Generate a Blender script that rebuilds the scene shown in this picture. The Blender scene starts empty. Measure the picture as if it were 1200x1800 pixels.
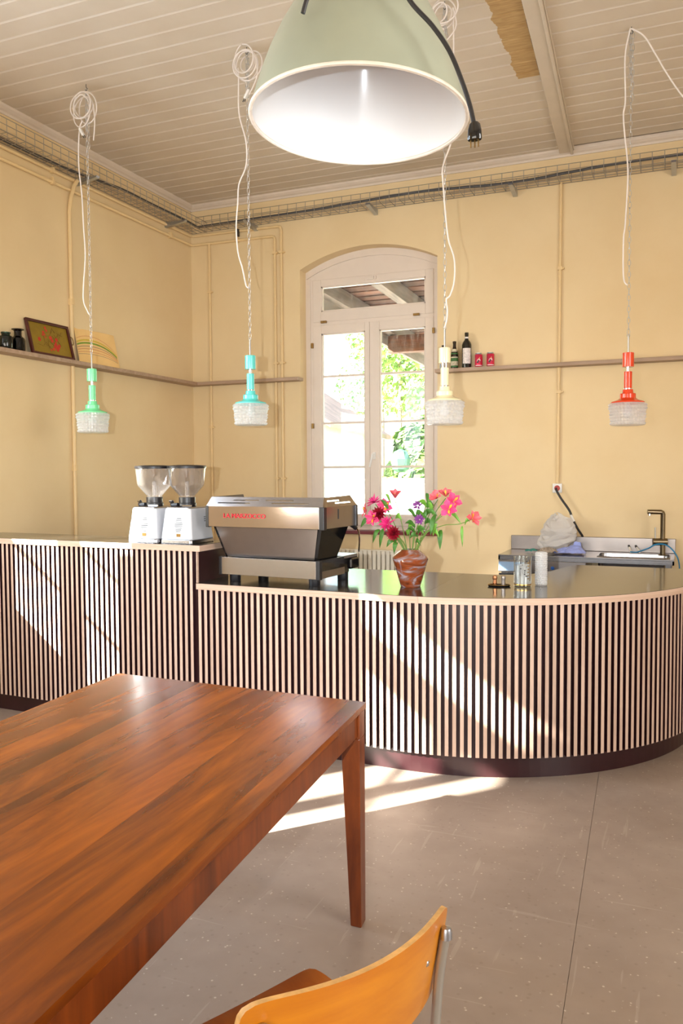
import bpy, bmesh, math, random
from mathutils import Vector, Matrix, noise

random.seed(7)
scene = bpy.context.scene
COL = scene.collection
PI = math.pi

# ------------------------------------------------------------------ camera
EYE = Vector((0.0, 0.0, 1.55))
YAW, PITCH, ROLL = math.radians(22.537), math.radians(-2.725), math.radians(-0.3355)
fwd = Vector((-math.sin(YAW) * math.cos(PITCH), math.cos(YAW) * math.cos(PITCH), math.sin(PITCH)))
rgt = Vector((math.cos(YAW), math.sin(YAW), 0.0))
upv = rgt.cross(fwd)
r2 = rgt * math.cos(ROLL) + upv * math.sin(ROLL)
u2 = upv * math.cos(ROLL) - rgt * math.sin(ROLL)
cam_data = bpy.data.cameras.new('camera')
cam_data.sensor_fit = 'VERTICAL'
cam_data.sensor_height = 36.0
cam_data.lens = 1452.6 / 1800 * 36.0
cam_data.clip_start = 0.05
cam_data.clip_end = 400
cam = bpy.data.objects.new('camera', cam_data)
COL.objects.link(cam)
cam.matrix_world = Matrix(((r2.x, u2.x, -fwd.x, EYE.x), (r2.y, u2.y, -fwd.y, EYE.y),
                           (r2.z, u2.z, -fwd.z, EYE.z), (0, 0, 0, 1)))
scene.camera = cam

# ------------------------------------------------------------------ world, sun, lights, exposure
scene.view_settings.view_transform = 'Standard'
scene.view_settings.look = 'None'
scene.view_settings.gamma = 1.0
scene.view_settings.exposure = 0.0
scene.view_settings.use_curve_mapping = False

SUN_DIR = Vector((1.0, 1.13, -0.745)).normalized()
world = bpy.data.worlds.new('sky')
scene.world = world
world.use_nodes = True
wn = world.node_tree.nodes
wl = world.node_tree.links
wn.clear()
w_out = wn.new('ShaderNodeOutputWorld')
w_bg = wn.new('ShaderNodeBackground')
w_sky = wn.new('ShaderNodeTexSky')
w_sky.sky_type = 'NISHITA'
w_sky.sun_disc = False
w_sky.sun_elevation = math.radians(26)
w_sky.sun_rotation = math.atan2(-SUN_DIR.x, -SUN_DIR.y)
w_bg.inputs['Strength'].default_value = 1.0
wl.new(w_sky.outputs[0], w_bg.inputs['Color'])
wl.new(w_bg.outputs[0], w_out.inputs['Surface'])


def light(name, kind, loc, energy, color=(1, 1, 1), look=None, size=None, size_y=None, radius=None, angle=None):
    d = bpy.data.lights.new(name, kind)
    d.energy = energy
    d.color = color
    if kind == 'AREA':
        d.shape = 'RECTANGLE'
        d.size = size
        d.size_y = size_y or size
    if radius is not None:
        d.shadow_soft_size = radius
    if angle is not None:
        d.angle = angle
    o = bpy.data.objects.new(name, d)
    COL.objects.link(o)
    o.location = loc
    if look is not None:
        o.rotation_euler = Vector(look).to_track_quat('-Z', 'Y').to_euler()
    return o


light('sun', 'SUN', (-12, -12, 10), 55.0, (1.0, 0.95, 0.87), look=SUN_DIR, angle=math.radians(0.53))
# daylight entering by the two windows of the side wall; below them, two added fill lamps
light('window_daylight_near', 'AREA', (-4.58, 0.01, 2.1), 85, (0.66, 0.83, 1.0), look=(1, 0, -0.12), size=1.1, size_y=2.2)
light('window_daylight_far', 'AREA', (-4.58, 2.785, 2.1), 85, (0.66, 0.83, 1.0), look=(1, 0, -0.12), size=1.1, size_y=2.2)
light('front_fill', 'AREA', (-0.9, -3.35, 1.55), 150, (1.0, 0.95, 0.86), look=(-0.05, 1, 0.05), size=4.2, size_y=2.4)  # added fill behind the camera; the front wall has no opening
light('right_fill', 'AREA', (3.1, 1.8, 2.0), 185, (1.0, 0.97, 0.93), look=(-1, 0.25, 0.05), size=2.6, size_y=2.2)  # added fill from the right, evens out the side wall
# the photographer's flash, beside the lens
flash = light('camera_flash', 'SPOT', (-0.2, -0.1, 1.58), 540, (0.86, 0.93, 1.0), look=(-0.46, 1.0, -0.035), radius=0.012)
flash.data.spot_size = math.radians(60)
flash.data.spot_blend = 1.0

# ------------------------------------------------------------------ helpers: colours, materials


def lin(r, g, b):
    def f(v):
        v /= 255.0
        return v / 12.92 if v <= 0.04045 else ((v + 0.055) / 1.055) ** 2.4
    return (f(r), f(g), f(b), 1.0)


class NT:
    """small wrapper to write node trees briefly"""
    def __init__(self, name):
        self.m = bpy.data.materials.new(name)
        self.m.use_nodes = True
        self.t = self.m.node_tree
        self.b = self.t.nodes['Principled BSDF']
        self.out = self.t.nodes['Material Output']

    def n(self, kind, **kw):
        nd = self.t.nodes.new(kind)
        for k, v in kw.items():
            if k in nd.bl_rna.properties:
                setattr(nd, k, v)
            else:
                nd.inputs[k.replace('_', ' ')].default_value = v
        return nd

    def l(self, a, b):
        self.t.links.new(a, b)

    def coords(self, space='Object', scale=(1, 1, 1)):
        if space == 'World':
            src = self.n('ShaderNodeNewGeometry').outputs['Position']
        else:
            src = self.n('ShaderNodeTexCoord').outputs[space]
        mp = self.n('ShaderNodeMapping')
        mp.inputs['Scale'].default_value = scale
        self.l(src, mp.inputs['Vector'])
        return mp.outputs[0]

    def noise(self, vec, scale=5, detail=4, rough=0.55, dist=0.0):
        nd = self.n('ShaderNodeTexNoise')
        nd.inputs['Scale'].default_value = scale
        nd.inputs['Detail'].default_value = detail
        nd.inputs['Roughness'].default_value = rough
        nd.inputs['Distortion'].default_value = dist
        self.l(vec, nd.inputs['Vector'])
        return nd.outputs['Fac']

    def ramp(self, fac, stops, interp='LINEAR'):
        nd = self.n('ShaderNodeValToRGB')
        cr = nd.color_ramp
        cr.interpolation = interp
        while len(cr.elements) < len(stops):
            cr.elements.new(0.5)
        for e, (p, c) in zip(cr.elements, stops):
            e.position = p
            e.color = c
        self.l(fac, nd.inputs[0])
        return nd.outputs[0]

    def mix(self, fac, a, b, blend='MIX'):
        nd = self.n('ShaderNodeMix', data_type='RGBA', blend_type=blend)
        for s, v in ((nd.inputs[0], fac), (nd.inputs[6], a), (nd.inputs[7], b)):
            if hasattr(v, 'node'):
                self.l(v, s)
            else:
                s.default_value = v
        return nd.outputs[2]

    def math(self, op, a, b=0.0, clamp=False):
        nd = self.n('ShaderNodeMath', operation=op, use_clamp=clamp)
        for s, v in ((nd.inputs[0], a), (nd.inputs[1], b)):
            if hasattr(v, 'node'):
                self.l(v, s)
            else:
                s.default_value = v
        return nd.outputs[0]

    def bump(self, h, strength=0.2, dist=0.01):
        nd = self.n('ShaderNodeBump')
        nd.inputs['Strength'].default_value = strength
        nd.inputs['Distance'].default_value = dist
        self.l(h, nd.inputs['Height'])
        self.l(nd.outputs[0], self.b.inputs['Normal'])

    def set(self, **kw):
        names = dict(color='Base Color', rough='Roughness', metal='Metallic', spec='Specular IOR Level',
                     coat='Coat Weight', coat_rough='Coat Roughness', sheen='Sheen Weight', ior='IOR',
                     trans='Transmission Weight', sss='Subsurface Weight')
        for k, v in kw.items():
            s = self.b.inputs[names[k]]
            if hasattr(v, 'node'):
                self.l(v, s)
            else:
                s.default_value = v
        return self


def plain(name, col, rough=0.5, metal=0.0, spec=0.5, var=0.06, vscale=8.0, bump=0.0, bscale=40.0, coat=0.0):
    """painted / metal / plastic surface with slight procedural variation"""
    t = NT(name)
    v = t.coords('Object')
    f = t.noise(v, vscale, 3)
    c0 = tuple(max(0, x * (1 - var)) for x in col[:3]) + (1,)
    c1 = tuple(min(1, x * (1 + var)) for x in col[:3]) + (1,)
    t.set(color=t.ramp(f, [(0.3, c0), (0.7, c1)]), metal=metal, spec=spec, coat=coat)
    t.set(rough=t.math('MULTIPLY_ADD', f, 0.12 * rough) if False else rough)
    if bump:
        t.bump(t.noise(v, bscale, 3), bump, 0.004)
    return t.m


def wood(name, dark, light_, scale=(1, 14, 14), grain=6.0, rough=0.35, knots=None, rand=0.35, coat=0.0, spec=0.5, space='Object'):
    """grain runs along the axis whose scale is smallest; every object gets its own tone"""
    t = NT(name)
    v = t.coords(space, scale)
    info = t.n('ShaderNodeObjectInfo')
    addv = t.n('ShaderNodeVectorMath', operation='ADD')
    mul = t.n('ShaderNodeVectorMath', operation='SCALE')
    mul.inputs[0].default_value = (13.0, 7.0, 29.0)
    t.l(info.outputs['Random'], mul.inputs['Scale'])
    t.l(v, addv.inputs[0])
    t.l(mul.outputs[0], addv.inputs[1])
    vec = addv.outputs[0]
    f = t.noise(vec, grain * 0.25, 6, 0.62, 1.2)
    f2 = t.noise(vec, grain * 1.6, 3, 0.5)
    mixf = t.math('ADD', t.math('MULTIPLY', f, 0.82), t.math('MULTIPLY', f2, 0.18))
    base = t.ramp(mixf, [(0.32, dark), (0.68, light_)])
    tone = t.math('MULTIPLY_ADD', info.outputs['Random'], rand)
    tone.node.inputs[2].default_value = 1.0 - rand * 0.5
    hv = t.n('ShaderNodeHueSaturation')
    t.l(tone, hv.inputs['Value'])
    t.l(base, hv.inputs['Color'])
    colr = hv.outputs[0]
    if knots:
        kn = t.noise(vec, grain * 0.16, 2, 0.4, 0.6)
        kf = t.ramp(kn, [(0.66, (0, 0, 0, 1)), (0.74, (1, 1, 1, 1))])
        colr = t.mix(kf, colr, knots)
    t.set(color=colr, rough=rough, coat=coat, spec=spec)
    t.bump(mixf, 0.06, 0.002)
    return t.m


def clear(name, tint=(0.96, 0.98, 0.97, 1), gloss=0.12, rough=0.02, dirt=0.0, dirt_scale=30, body=0.0, body_col=(0.9, 0.9, 0.9, 1)):
    """thin glass: see-through with a reflecting skin, so daylight and sun pass it"""
    t = NT(name)
    tr = t.n('ShaderNodeBsdfTransparent')
    tr.inputs['Color'].default_value = tint
    gl = t.n('ShaderNodeBsdfGlossy')
    gl.inputs['Roughness'].default_value = rough
    lw = t.n('ShaderNodeLayerWeight')
    lw.inputs['Blend'].default_value = 0.5
    f5 = t.math('MULTIPLY', t.math('POWER', lw.outputs['Facing'], 4.0), 0.8)
    fac = t.math('ADD', f5, gloss, True)
    m1 = t.n('ShaderNodeMixShader')
    t.l(fac, m1.inputs[0])
    t.l(tr.outputs[0], m1.inputs[1])
    t.l(gl.outputs[0], m1.inputs[2])
    last = m1.outputs[0]
    if dirt or body:
        df = t.n('ShaderNodeBsdfDiffuse')
        df.inputs['Color'].default_value = body_col
        tl = t.n('ShaderNodeBsdfTranslucent')
        tl.inputs['Color'].default_value = body_col
        dm = t.n('ShaderNodeMixShader')
        t.l(df.outputs[0], dm.inputs[1])
        t.l(tl.outputs[0], dm.inputs[2])
        m2 = t.n('ShaderNodeMixShader')
        if dirt:
            v = t.coords('Object', (1, 1, 0.25))
            nf = t.noise(v, dirt_scale, 5, 0.7)
            k = t.math('MULTIPLY', t.math('SUBTRACT', nf, 0.45, True), dirt * 4, True)
            if body:
                k = t.math('ADD', k, body, True)
            t.l(k, m2.inputs[0])
        else:
            m2.inputs[0].default_value = body
        t.l(last, m2.inputs[1])
        t.l(dm.outputs[0], m2.inputs[2])
        last = m2.outputs[0]
    t.l(last, t.out.inputs['Surface'])
    return t.m


# ------------------------------------------------------------------ helpers: meshes and objects


class MB:
    def __init__(self):
        self.v, self.f = [], []

    def quad_prism(self, bottom, top):
        """two loops of equal length, joined into a closed solid"""
        n = len(bottom)
        i = len(self.v)
        self.v += [tuple(p) for p in bottom] + [tuple(p) for p in top]
        self.f.append(tuple(i + k for k in reversed(range(n))))
        self.f.append(tuple(i + n + k for k in range(n)))
        for k in range(n):
            k2 = (k + 1) % n
            self.f.append((i + k, i + k2, i + n + k2, i + n + k))
        return self

    def box(self, x0, x1, y0, y1, z0, z1):
        return self.quad_prism([(x0, y0, z0), (x1, y0, z0), (x1, y1, z0), (x0, y1, z0)],
                               [(x0, y0, z1), (x1, y0, z1), (x1, y1, z1), (x0, y1, z1)])

    def bar(self, a, b, w, h, up=(0, 0, 1)):
        """square bar from a to b"""
        a, b = Vector(a), Vector(b)
        d = (b - a).normalized()
        s = d.cross(Vector(up))
        if s.length < 1e-4:
            s = d.cross(Vector((1, 0, 0)))
        s.normalize()
        u = s.cross(d)
        ring = [s * w / 2 * i + u * h / 2 * j for i, j in ((-1, -1), (1, -1), (1, 1), (-1, 1))]
        return self.quad_prism([a + q for q in ring], [b + q for q in ring])

    def poly(self, pts):
        i = len(self.v)
        self.v += [tuple(p) for p in pts]
        self.f.append(tuple(range(i, i + len(pts))))
        return self

    def lathe(self, prof, n=32, a0=0.0, a1=2 * PI, center=(0, 0, 0), cap0=False, cap1=False, bump=None):
        """profile [(r, z)] turned about z"""
        full = abs(a1 - a0 - 2 * PI) < 1e-6
        m = n if full else n + 1
        i = len(self.v)
        for k in range(m):
            a = a0 + (a1 - a0) * k / n
            for j, (r, z) in enumerate(prof):
                rr = r * (bump(a, j, z) if bump else 1.0)
                self.v.append((center[0] + rr * math.cos(a), center[1] + rr * math.sin(a), center[2] + z))
        p = len(prof)
        for k in range(n):
            k2 = (k + 1) % m
            for j in range(p - 1):
                self.f.append((i + k * p + j, i + k2 * p + j, i + k2 * p + j + 1, i + k * p + j + 1))
        if cap0:
            self.f.append(tuple(i + k * p for k in reversed(range(m))))
        if cap1:
            self.f.append(tuple(i + k * p + p - 1 for k in range(m)))
        return self

    def tube(self, pts, r, n=8, caps=True):
        pts = [Vector(p) for p in pts]
        rs = r if isinstance(r, (list, tuple)) else [r] * len(pts)
        i0 = len(self.v)
        ref = None
        for k, p in enumerate(pts):
            t = (pts[min(k + 1, len(pts) - 1)] - pts[max(k - 1, 0)])
            t = t.normalized() if t.length > 1e-9 else Vector((0, 0, 1))
            if ref is None:
                ref = Vector((0, 0, 1)) if abs(t.z) < 0.9 else Vector((1, 0, 0))
            s = t.cross(ref)
            if s.length < 1e-6:
                s = t.orthogonal()
            s.normalize()
            u = s.cross(t).normalized()
            ref = u
            for q in range(n):
                a = 2 * PI * q / n
                self.v.append(tuple(p + (s * math.cos(a) + u * math.sin(a)) * rs[k]))
        for k in range(len(pts) - 1):
            for q in range(n):
                q2 = (q + 1) % n
                self.f.append((i0 + k * n + q, i0 + k * n + q2, i0 + (k + 1) * n + q2, i0 + (k + 1) * n + q))
        if caps:
            self.f.append(tuple(i0 + q for q in reversed(range(n))))
            self.f.append(tuple(i0 + (len(pts) - 1) * n + q for q in range(n)))
        return self

    def ball(self, c, r, seg=10, rings=6):
        prof = [(max(1e-4, r * math.sin(PI * k / rings)), -r * math.cos(PI * k / rings)) for k in range(rings + 1)]
        return self.lathe(prof, seg, center=c)

    def torus(self, c, R, r, n=24, m=6, frame=None, sx=1.0, sy=1.0):
        i = len(self.v)
        c = Vector(c)
        X, Y = (Vector(frame[0]), Vector(frame[1])) if frame else (Vector((1, 0, 0)), Vector((0, 1, 0)))
        Z = X.cross(Y)
        for k in range(n):
            a = 2 * PI * k / n
            d = X * math.cos(a) * sx + Y * math.sin(a) * sy
            dn = d.normalized()
            for q in range(m):
                b = 2 * PI * q / m
                self.v.append(tuple(c + d * R + dn * r * math.cos(b) + Z * r * math.sin(b)))
        for k in range(n):
            for q in range(m):
                k2, q2 = (k + 1) % n, (q + 1) % m
                self.f.append((i + k * m + q, i + k2 * m + q, i + k2 * m + q2, i + k * m + q2))
        return self

    def xform(self, M, start=0):
        self.v[start:] = [tuple(M @ Vector(p)) for p in self.v[start:]]
        return self

    def mesh(self, name, mat, smooth=False, fix=True):
        me = bpy.data.meshes.new(name)
        me.from_pydata(self.v, [], self.f)
        if fix:
            bm = bmesh.new()
            bm.from_mesh(me)
            bmesh.ops.recalc_face_normals(bm, faces=bm.faces)
            bm.to_mesh(me)
            bm.free()
        me.materials.append(mat)
        if smooth:
            me.polygons.foreach_set('use_smooth', [True] * len(me.polygons))
            try:
                me.set_sharp_from_angle(angle=math.radians(32))
            except Exception:
                pass
        me.update()
        return me

    def build(self, name, mat, parent=None, smooth=False, bevel=0.0, fix=True, kind=None, loc=None):
        o = bpy.data.objects.new(name, self.mesh(name, mat, smooth, fix))
        COL.objects.link(o)
        if parent is not None:
            o.parent = parent
        if loc is not None:
            o.location = loc
        if bevel:
            b = o.modifiers.new('edge', 'BEVEL')
            b.width = bevel
            b.segments = 2
            b.limit_method = 'ANGLE'
        if kind:
            o['kind'] = kind
        return o


def tag(o, label, cat, group=None, kind=None):
    o['label'] = label
    o['category'] = cat
    if group:
        o['group'] = group
    if kind:
        o['kind'] = kind
    return o


def thing(name, label, cat, loc=(0, 0, 0), rotz=0.0, group=None, kind=None):
    o = bpy.data.objects.new(name, None)
    COL.objects.link(o)
    o.empty_display_size = 0.05
    o.location = loc
    o.rotation_euler = (0, 0, rotz)
    return tag(o, label, cat, group, kind)


def copy_tree(o, parent=None):
    c = o.copy()
    COL.objects.link(c)
    c.parent = parent
    for ch in list(o.children):
        copy_tree(ch, c)
    return c


def struct(o):
    o['kind'] = 'structure'
    return o


def smooth_path(pts, n=8):
    """Catmull-Rom through the points"""
    pts = [Vector(p) for p in pts]
    out = []
    for i in range(len(pts) - 1):
        p0, p1, p2, p3 = pts[max(i - 1, 0)], pts[i], pts[i + 1], pts[min(i + 2, len(pts) - 1)]
        for k in range(n):
            t = k / n
            out.append(0.5 * ((2 * p1) + (p2 - p0) * t + (2 * p0 - 5 * p1 + 4 * p2 - p3) * t * t
                              + (3 * p1 - p0 - 3 * p2 + p3) * t ** 3))
    out.append(pts[-1])
    return out


def text(name, body, mat, parent, loc, size, rot, extrude=0.001, sx=1.0, align='LEFT'):
    cu = bpy.data.curves.new(name, 'FONT')
    cu.body = body
    cu.size = size
    cu.extrude = extrude
    cu.align_x = align
    tmp = bpy.data.objects.new(name, cu)
    COL.objects.link(tmp)
    dg = bpy.context.evaluated_depsgraph_get()
    me = bpy.data.meshes.new_from_object(tmp.evaluated_get(dg))
    bpy.data.objects.remove(tmp)
    bpy.data.curves.remove(cu)
    me.materials.clear()
    me.materials.append(mat)
    o = bpy.data.objects.new(name, me)
    COL.objects.link(o)
    o.parent = parent
    o.location = loc
    o.rotation_euler = rot
    o.scale = (sx, 1, 1)
    return o

# ------------------------------------------------------------------ materials


def wall_paint():
    t = NT('yellow_wall_paint')
    v = t.coords('World')
    f = t.noise(v, 1.6, 5, 0.6)
    f2 = t.noise(v, 60, 2)
    t.set(color=t.ramp(f, [(0.3, lin(226, 200, 154)), (0.7, lin(232, 208, 164))]), rough=0.55, spec=0.3)
    t.bump(f2, 0.06, 0.003)
    return t.m


def ceiling_paint():
    """beige paint; a strip beside the beam was never repainted and shows bare wood"""
    t = NT('ceiling_paint')
    v = t.coords('World')
    f = t.noise(v, 2.2, 4, 0.6)
    paint = t.ramp(f, [(0.3, lin(212, 197, 177)), (0.7, lin(219, 206, 188))])
    fine = t.coords('World', (1.2, 10, 1))
    g = t.noise(fine, 7, 4, 0.6, 0.4)
    bare = t.ramp(g, [(0.3, lin(172, 135, 84)), (0.7, lin(202, 168, 116))])
    sep = t.n('ShaderNodeSeparateXYZ')
    t.l(t.coords('World'), sep.inputs[0])
    wob = t.math('MULTIPLY', t.math('SUBTRACT', t.noise(t.coords('World', (0.2, 3.2, 1)), 3.0, 3), 0.5), 0.09)
    xs = t.math('ADD', sep.outputs[0], wob)
    a = t.math('GREATER_THAN', xs, -1.045)
    b = t.math('LESS_THAN', t.math('ADD', sep.outputs[0], t.math('MULTIPLY', sep.outputs[1], 0.0485)), -0.632)
    c = t.math('LESS_THAN', sep.outputs[1], 5.615)
    mask = t.math('MULTIPLY', t.math('MULTIPLY', a, b), c)
    t.set(color=t.mix(mask, paint, bare), rough=0.5, spec=0.35)
    t.bump(g, 0.05, 0.002)
    return t.m


def lino_floor():
    t = NT('worn_linoleum')
    v = t.coords('World')
    big = t.noise(v, 1.1, 5, 0.6)
    mid = t.noise(v, 9, 4, 0.6)
    base = t.ramp(big, [(0.3, lin(146, 129, 116)), (0.7, lin(170, 154, 141))])
    base = t.mix(t.math('MULTIPLY', mid, 0.35), base, lin(136, 118, 106))
    vor = t.n('ShaderNodeTexVoronoi')
    vor.inputs['Scale'].default_value = 38
    t.l(v, vor.inputs['Vector'])
    spk = t.ramp(vor.outputs['Distance'], [(0.11, (1, 1, 1, 1)), (0.17, (0, 0, 0, 1))])
    gate = t.math('GREATER_THAN', t.noise(v, 33, 2), 0.53)
    base = t.mix(t.math('MULTIPLY', t.math('MULTIPLY', spk, gate), 0.55), base, lin(226, 214, 200))
    vd = t.n('ShaderNodeTexVoronoi')
    vd.inputs['Scale'].default_value = 27
    t.l(v, vd.inputs['Vector'])
    dk = t.ramp(vd.outputs['Distance'], [(0.10, (1, 1, 1, 1)), (0.2, (0, 0, 0, 1))])
    base = t.mix(t.math('MULTIPLY', dk, 0.18), base, lin(96, 80, 70))
    # pale scratches
    for sc, rot, thr in (((0.35, 7, 1), 0.7, 0.675), ((7, 0.4, 1), 0.3, 0.685), ((5, 0.6, 1), -0.5, 0.685)):
        mp = t.n('ShaderNodeMapping')
        mp.inputs['Scale'].default_value = sc
        mp.inputs['Rotation'].default_value = (0, 0, rot)
        t.l(t.n('ShaderNodeNewGeometry').outputs['Position'], mp.inputs['Vector'])
        s = t.ramp(t.noise(mp.outputs[0], 4.5, 3, 0.5, 0.3), [(thr, (0, 0, 0, 1)), (thr + 0.02, (1, 1, 1, 1))])
        base = t.mix(t.math('MULTIPLY', s, 0.17), base, lin(205, 192, 180))
    t.set(color=base, rough=t.ramp(mid, [(0.3, (0.30, 0.30, 0.30, 1)), (0.7, (0.44, 0.44, 0.44, 1))]), spec=0.4)
    t.bump(mid, 0.03, 0.002)
    return t.m


M = {}
M['wall'] = wall_paint()
M['ceiling'] = ceiling_paint()
M['floor'] = lino_floor()
M['pale_wall'] = plain('pale_wall_paint', lin(232, 222, 206), 0.6, var=0.02, vscale=2)
M['screed'] = plain('screed', lin(120, 100, 88), 0.9)
M['ceiling_plain'] = plain('beige_board_paint', lin(214, 200, 181), 0.5, var=0.03)
M['trim'] = plain('cornice_paint', lin(222, 206, 188), 0.5, var=0.03)
M['pipe'] = plain('pipe_paint', lin(230, 200, 148), 0.45, var=0.03)
M['window_paint'] = plain('window_frame_paint', lin(226, 211, 196), 0.4, var=0.02)
M['sill_red'] = plain('red_sill', lin(110, 34, 38), 0.35)
M['brass'] = plain('aged_brass', lin(150, 118, 70), 0.35, 1.0)
M['pane'] = clear('window_glass', (0.97, 0.99, 0.98, 1), 0.02, 0.0, dirt=0.06, dirt_scale=26)
M['zinc'] = plain('zinc_wire', lin(178, 172, 164), 0.4, 0.9)
M['chain'] = plain('zinc_chain', lin(206, 204, 200), 0.35, 0.6)
M['galv'] = plain('galvanised_steel', lin(186, 192, 204), 0.3, 1.0, vscale=20)
M['black_cable'] = plain('black_rubber', lin(38, 36, 38), 0.45)
M['grey_cable'] = plain('grey_cable_sheath', lin(74, 72, 72), 0.5)
M['ply_edge'] = wood('plywood_edge', lin(190, 158, 136), lin(216, 187, 166), (1.0, 1.0, 40), 5.0, 0.5, rand=0.10, spec=0.3)
M['slat'] = wood('pale_slat_wood', lin(186, 156, 138), lin(212, 185, 167), (30, 30, 1.6), 3.0, 0.5, rand=0.14, spec=0.3)
M['aubergine'] = plain('aubergine_board', lin(46, 19, 23), 0.3, spec=0.5, var=0.15, vscale=5)
M['worktop'] = plain('dark_linoleum_top', lin(52, 46, 40), 0.13, spec=0.75, var=0.08, vscale=3)
M['shelf'] = wood('shelf_ply', lin(150, 122, 98), lin(182, 154, 130), (1, 14, 14), 5.0, 0.5, rand=0.08)
M['table'] = wood('acacia', lin(82, 32, 5), lin(166, 84, 12), (5, 0.7, 5), 5.0, 0.25, knots=lin(48, 20, 8), rand=0.62, spec=0.4, coat=0.05)
M['table_dark'] = wood('acacia_frame', lin(78, 30, 8), lin(132, 62, 18), (8, 8, 1.0), 5.0, 0.3, rand=0.25, coat=0.15)
M['chair_ply'] = wood('honey_plywood', lin(188, 104, 10), lin(222, 142, 26), (2, 2, 9), 3.0, 0.3, rand=0.05, coat=0.4)
M['ply_rim'] = plain('worn_ply_rim', lin(214, 164, 96), 0.55, var=0.2, vscale=40)
M['steel_tube'] = plain('grey_steel_tube', lin(176, 172, 164), 0.35, 0.6)
M['steel'] = plain('brushed_stainless', lin(176, 174, 176), 0.24, 1.0, vscale=30)
M['steel_mirror'] = plain('polished_stainless', lin(190, 182, 182), 0.10, 1.0, var=0.02)
M['steel_warm'] = plain('satin_stainless', lin(160, 152, 148), 0.30, 1.0, var=0.05)
M['black_plastic'] = plain('black_plastic', lin(30, 29, 32), 0.35)
M['black_gloss'] = plain('black_gloss', lin(16, 16, 18), 0.06, spec=0.8)
M['chrome'] = plain('chrome', lin(225, 225, 228), 0.06, 1.0, var=0.01)
M['red'] = plain('red_lettering', lin(206, 22, 40), 0.4)
M['grinder'] = plain('silver_grinder_paint', lin(206, 208, 214), 0.34, 0.15, spec=0.6, var=0.02)
M['vent_dark'] = plain('vent_shadow', lin(58, 58, 62), 0.6)
M['hopper'] = clear('hopper_plastic', (0.93, 0.92, 0.92, 1), 0.10, 0.03, body=0.06)
M['glass'] = clear('clear_glass', (0.95, 0.97, 0.97, 1), 0.10, 0.02)
M['cut_glass'] = clear('cut_glass', (0.97, 0.98, 0.99, 1), 0.20, 0.02, body=0.48, body_col=(0.98, 0.98, 0.99, 1))
M['white_cord'] = plain('white_flex', lin(232, 222, 214), 0.5)
M['white_plastic'] = plain('white_plastic', lin(232, 228, 222), 0.4, var=0.02)
M['radiator'] = plain('radiator_enamel', lin(226, 216, 196), 0.4, var=0.02)
M['lamp_green'] = plain('sage_enamel', lin(158, 164, 146), 0.3, spec=0.5, var=0.08, vscale=6)
M['lamp_white'] = plain('white_enamel', lin(238, 238, 238), 0.16, spec=0.5, var=0.01)
M['lamp_rim'] = plain('chipped_rim_enamel', lin(232, 222, 208), 0.4, var=0.12, vscale=30)

# ------------------------------------------------------------------ room shell
XL, YB, ZC = -4.476, 7.0, 4.14        # side wall, window wall, underside of ceiling boards
XR, YF = 3.2, -3.6
WT = 0.22                              # wall thickness
SILL, SPRING, APEX, HALF = 1.02, 3.42, 3.58, 0.657


def arc_z(u, half=None):
    u = u * HALF / (half or HALF)
    s = APEX - SPRING
    R = (HALF * HALF + s * s) / (2 * s)
    return APEX - R + math.sqrt(max(R * R - u * u, 0))


def wall(name, mapf, u0, u1, openings, thick=WT, ztop=4.3):
    """wall with arched openings; mapf(u, depth, z) -> world"""
    b = MB()
    for d in (0.0, thick):
        cur = u0
        for c, hf in sorted(openings):
            a, e = c - hf, c + hf
            b.poly([mapf(cur, d, 0), mapf(a, d, 0), mapf(a, d, ztop), mapf(cur, d, ztop)])
            b.poly([mapf(a, d, 0), mapf(e, d, 0), mapf(e, d, SILL), mapf(a, d, SILL)])
            n = 20
            for k in range(n):
                p, q = -hf + 2 * hf * k / n, -hf + 2 * hf * (k + 1) / n
                b.poly([mapf(c + p, d, arc_z(p, hf)), mapf(c + q, d, arc_z(q, hf)), mapf(c + q, d, ztop), mapf(c + p, d, ztop)])
            cur = e
        b.poly([mapf(cur, d, 0), mapf(u1, d, 0), mapf(u1, d, ztop), mapf(cur, d, ztop)])
    for c, hf in openings:             # reveals
        loop = [(-hf, SILL), (hf, SILL)] + [(hf - 2 * hf * k / 20, arc_z(hf - 2 * hf * k / 20, hf)) for k in range(21)]
        for (p, z), (q, w) in zip(loop, loop[1:] + loop[:1]):
            if abs(p - q) + abs(z - w) > 1e-6:
                b.poly([mapf(c + p, 0, z), mapf(c + q, 0, w), mapf(c + q, thick, w), mapf(c + p, thick, z)])
    for (ua, za), (ub, zb) in (((u0, 0), (u1, 0)), ((u1, 0), (u1, ztop)), ((u1, ztop), (u0, ztop)), ((u0, ztop), (u0, 0))):
        b.poly([mapf(ua, 0, za), mapf(ub, 0, zb), mapf(ub, thick, zb), mapf(ua, thick, za)])
    return struct(b.build(name, M['wall'], fix=False))


WIDE = 1.15                            # the farther side window is a little wider
WIN_B = -2.652
WIN_L = (0.01, 2.785)
wall('wall_back', lambda u, d, z: (u, YB + d, z), XL, XR, [(WIN_B, HALF)])
wall('wall_left', lambda u, d, z: (XL - d, u, z), YF, YB + WT, [(WIN_L[0], HALF), (WIN_L[1], HALF * WIDE)])
struct(MB().box(XR, XR + WT, YF, YB + WT, 0, 4.3).build('wall_right', M['pale_wall']))
struct(MB().box(XL - WT, XR + WT, YF - WT, YF, 0, 4.3).build('wall_front', M['pale_wall']))

floor = struct(MB().box(XL - WT, XR + WT, YF - WT, YB + WT, -0.12, -0.004).build('floor', M['screed']))
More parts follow.
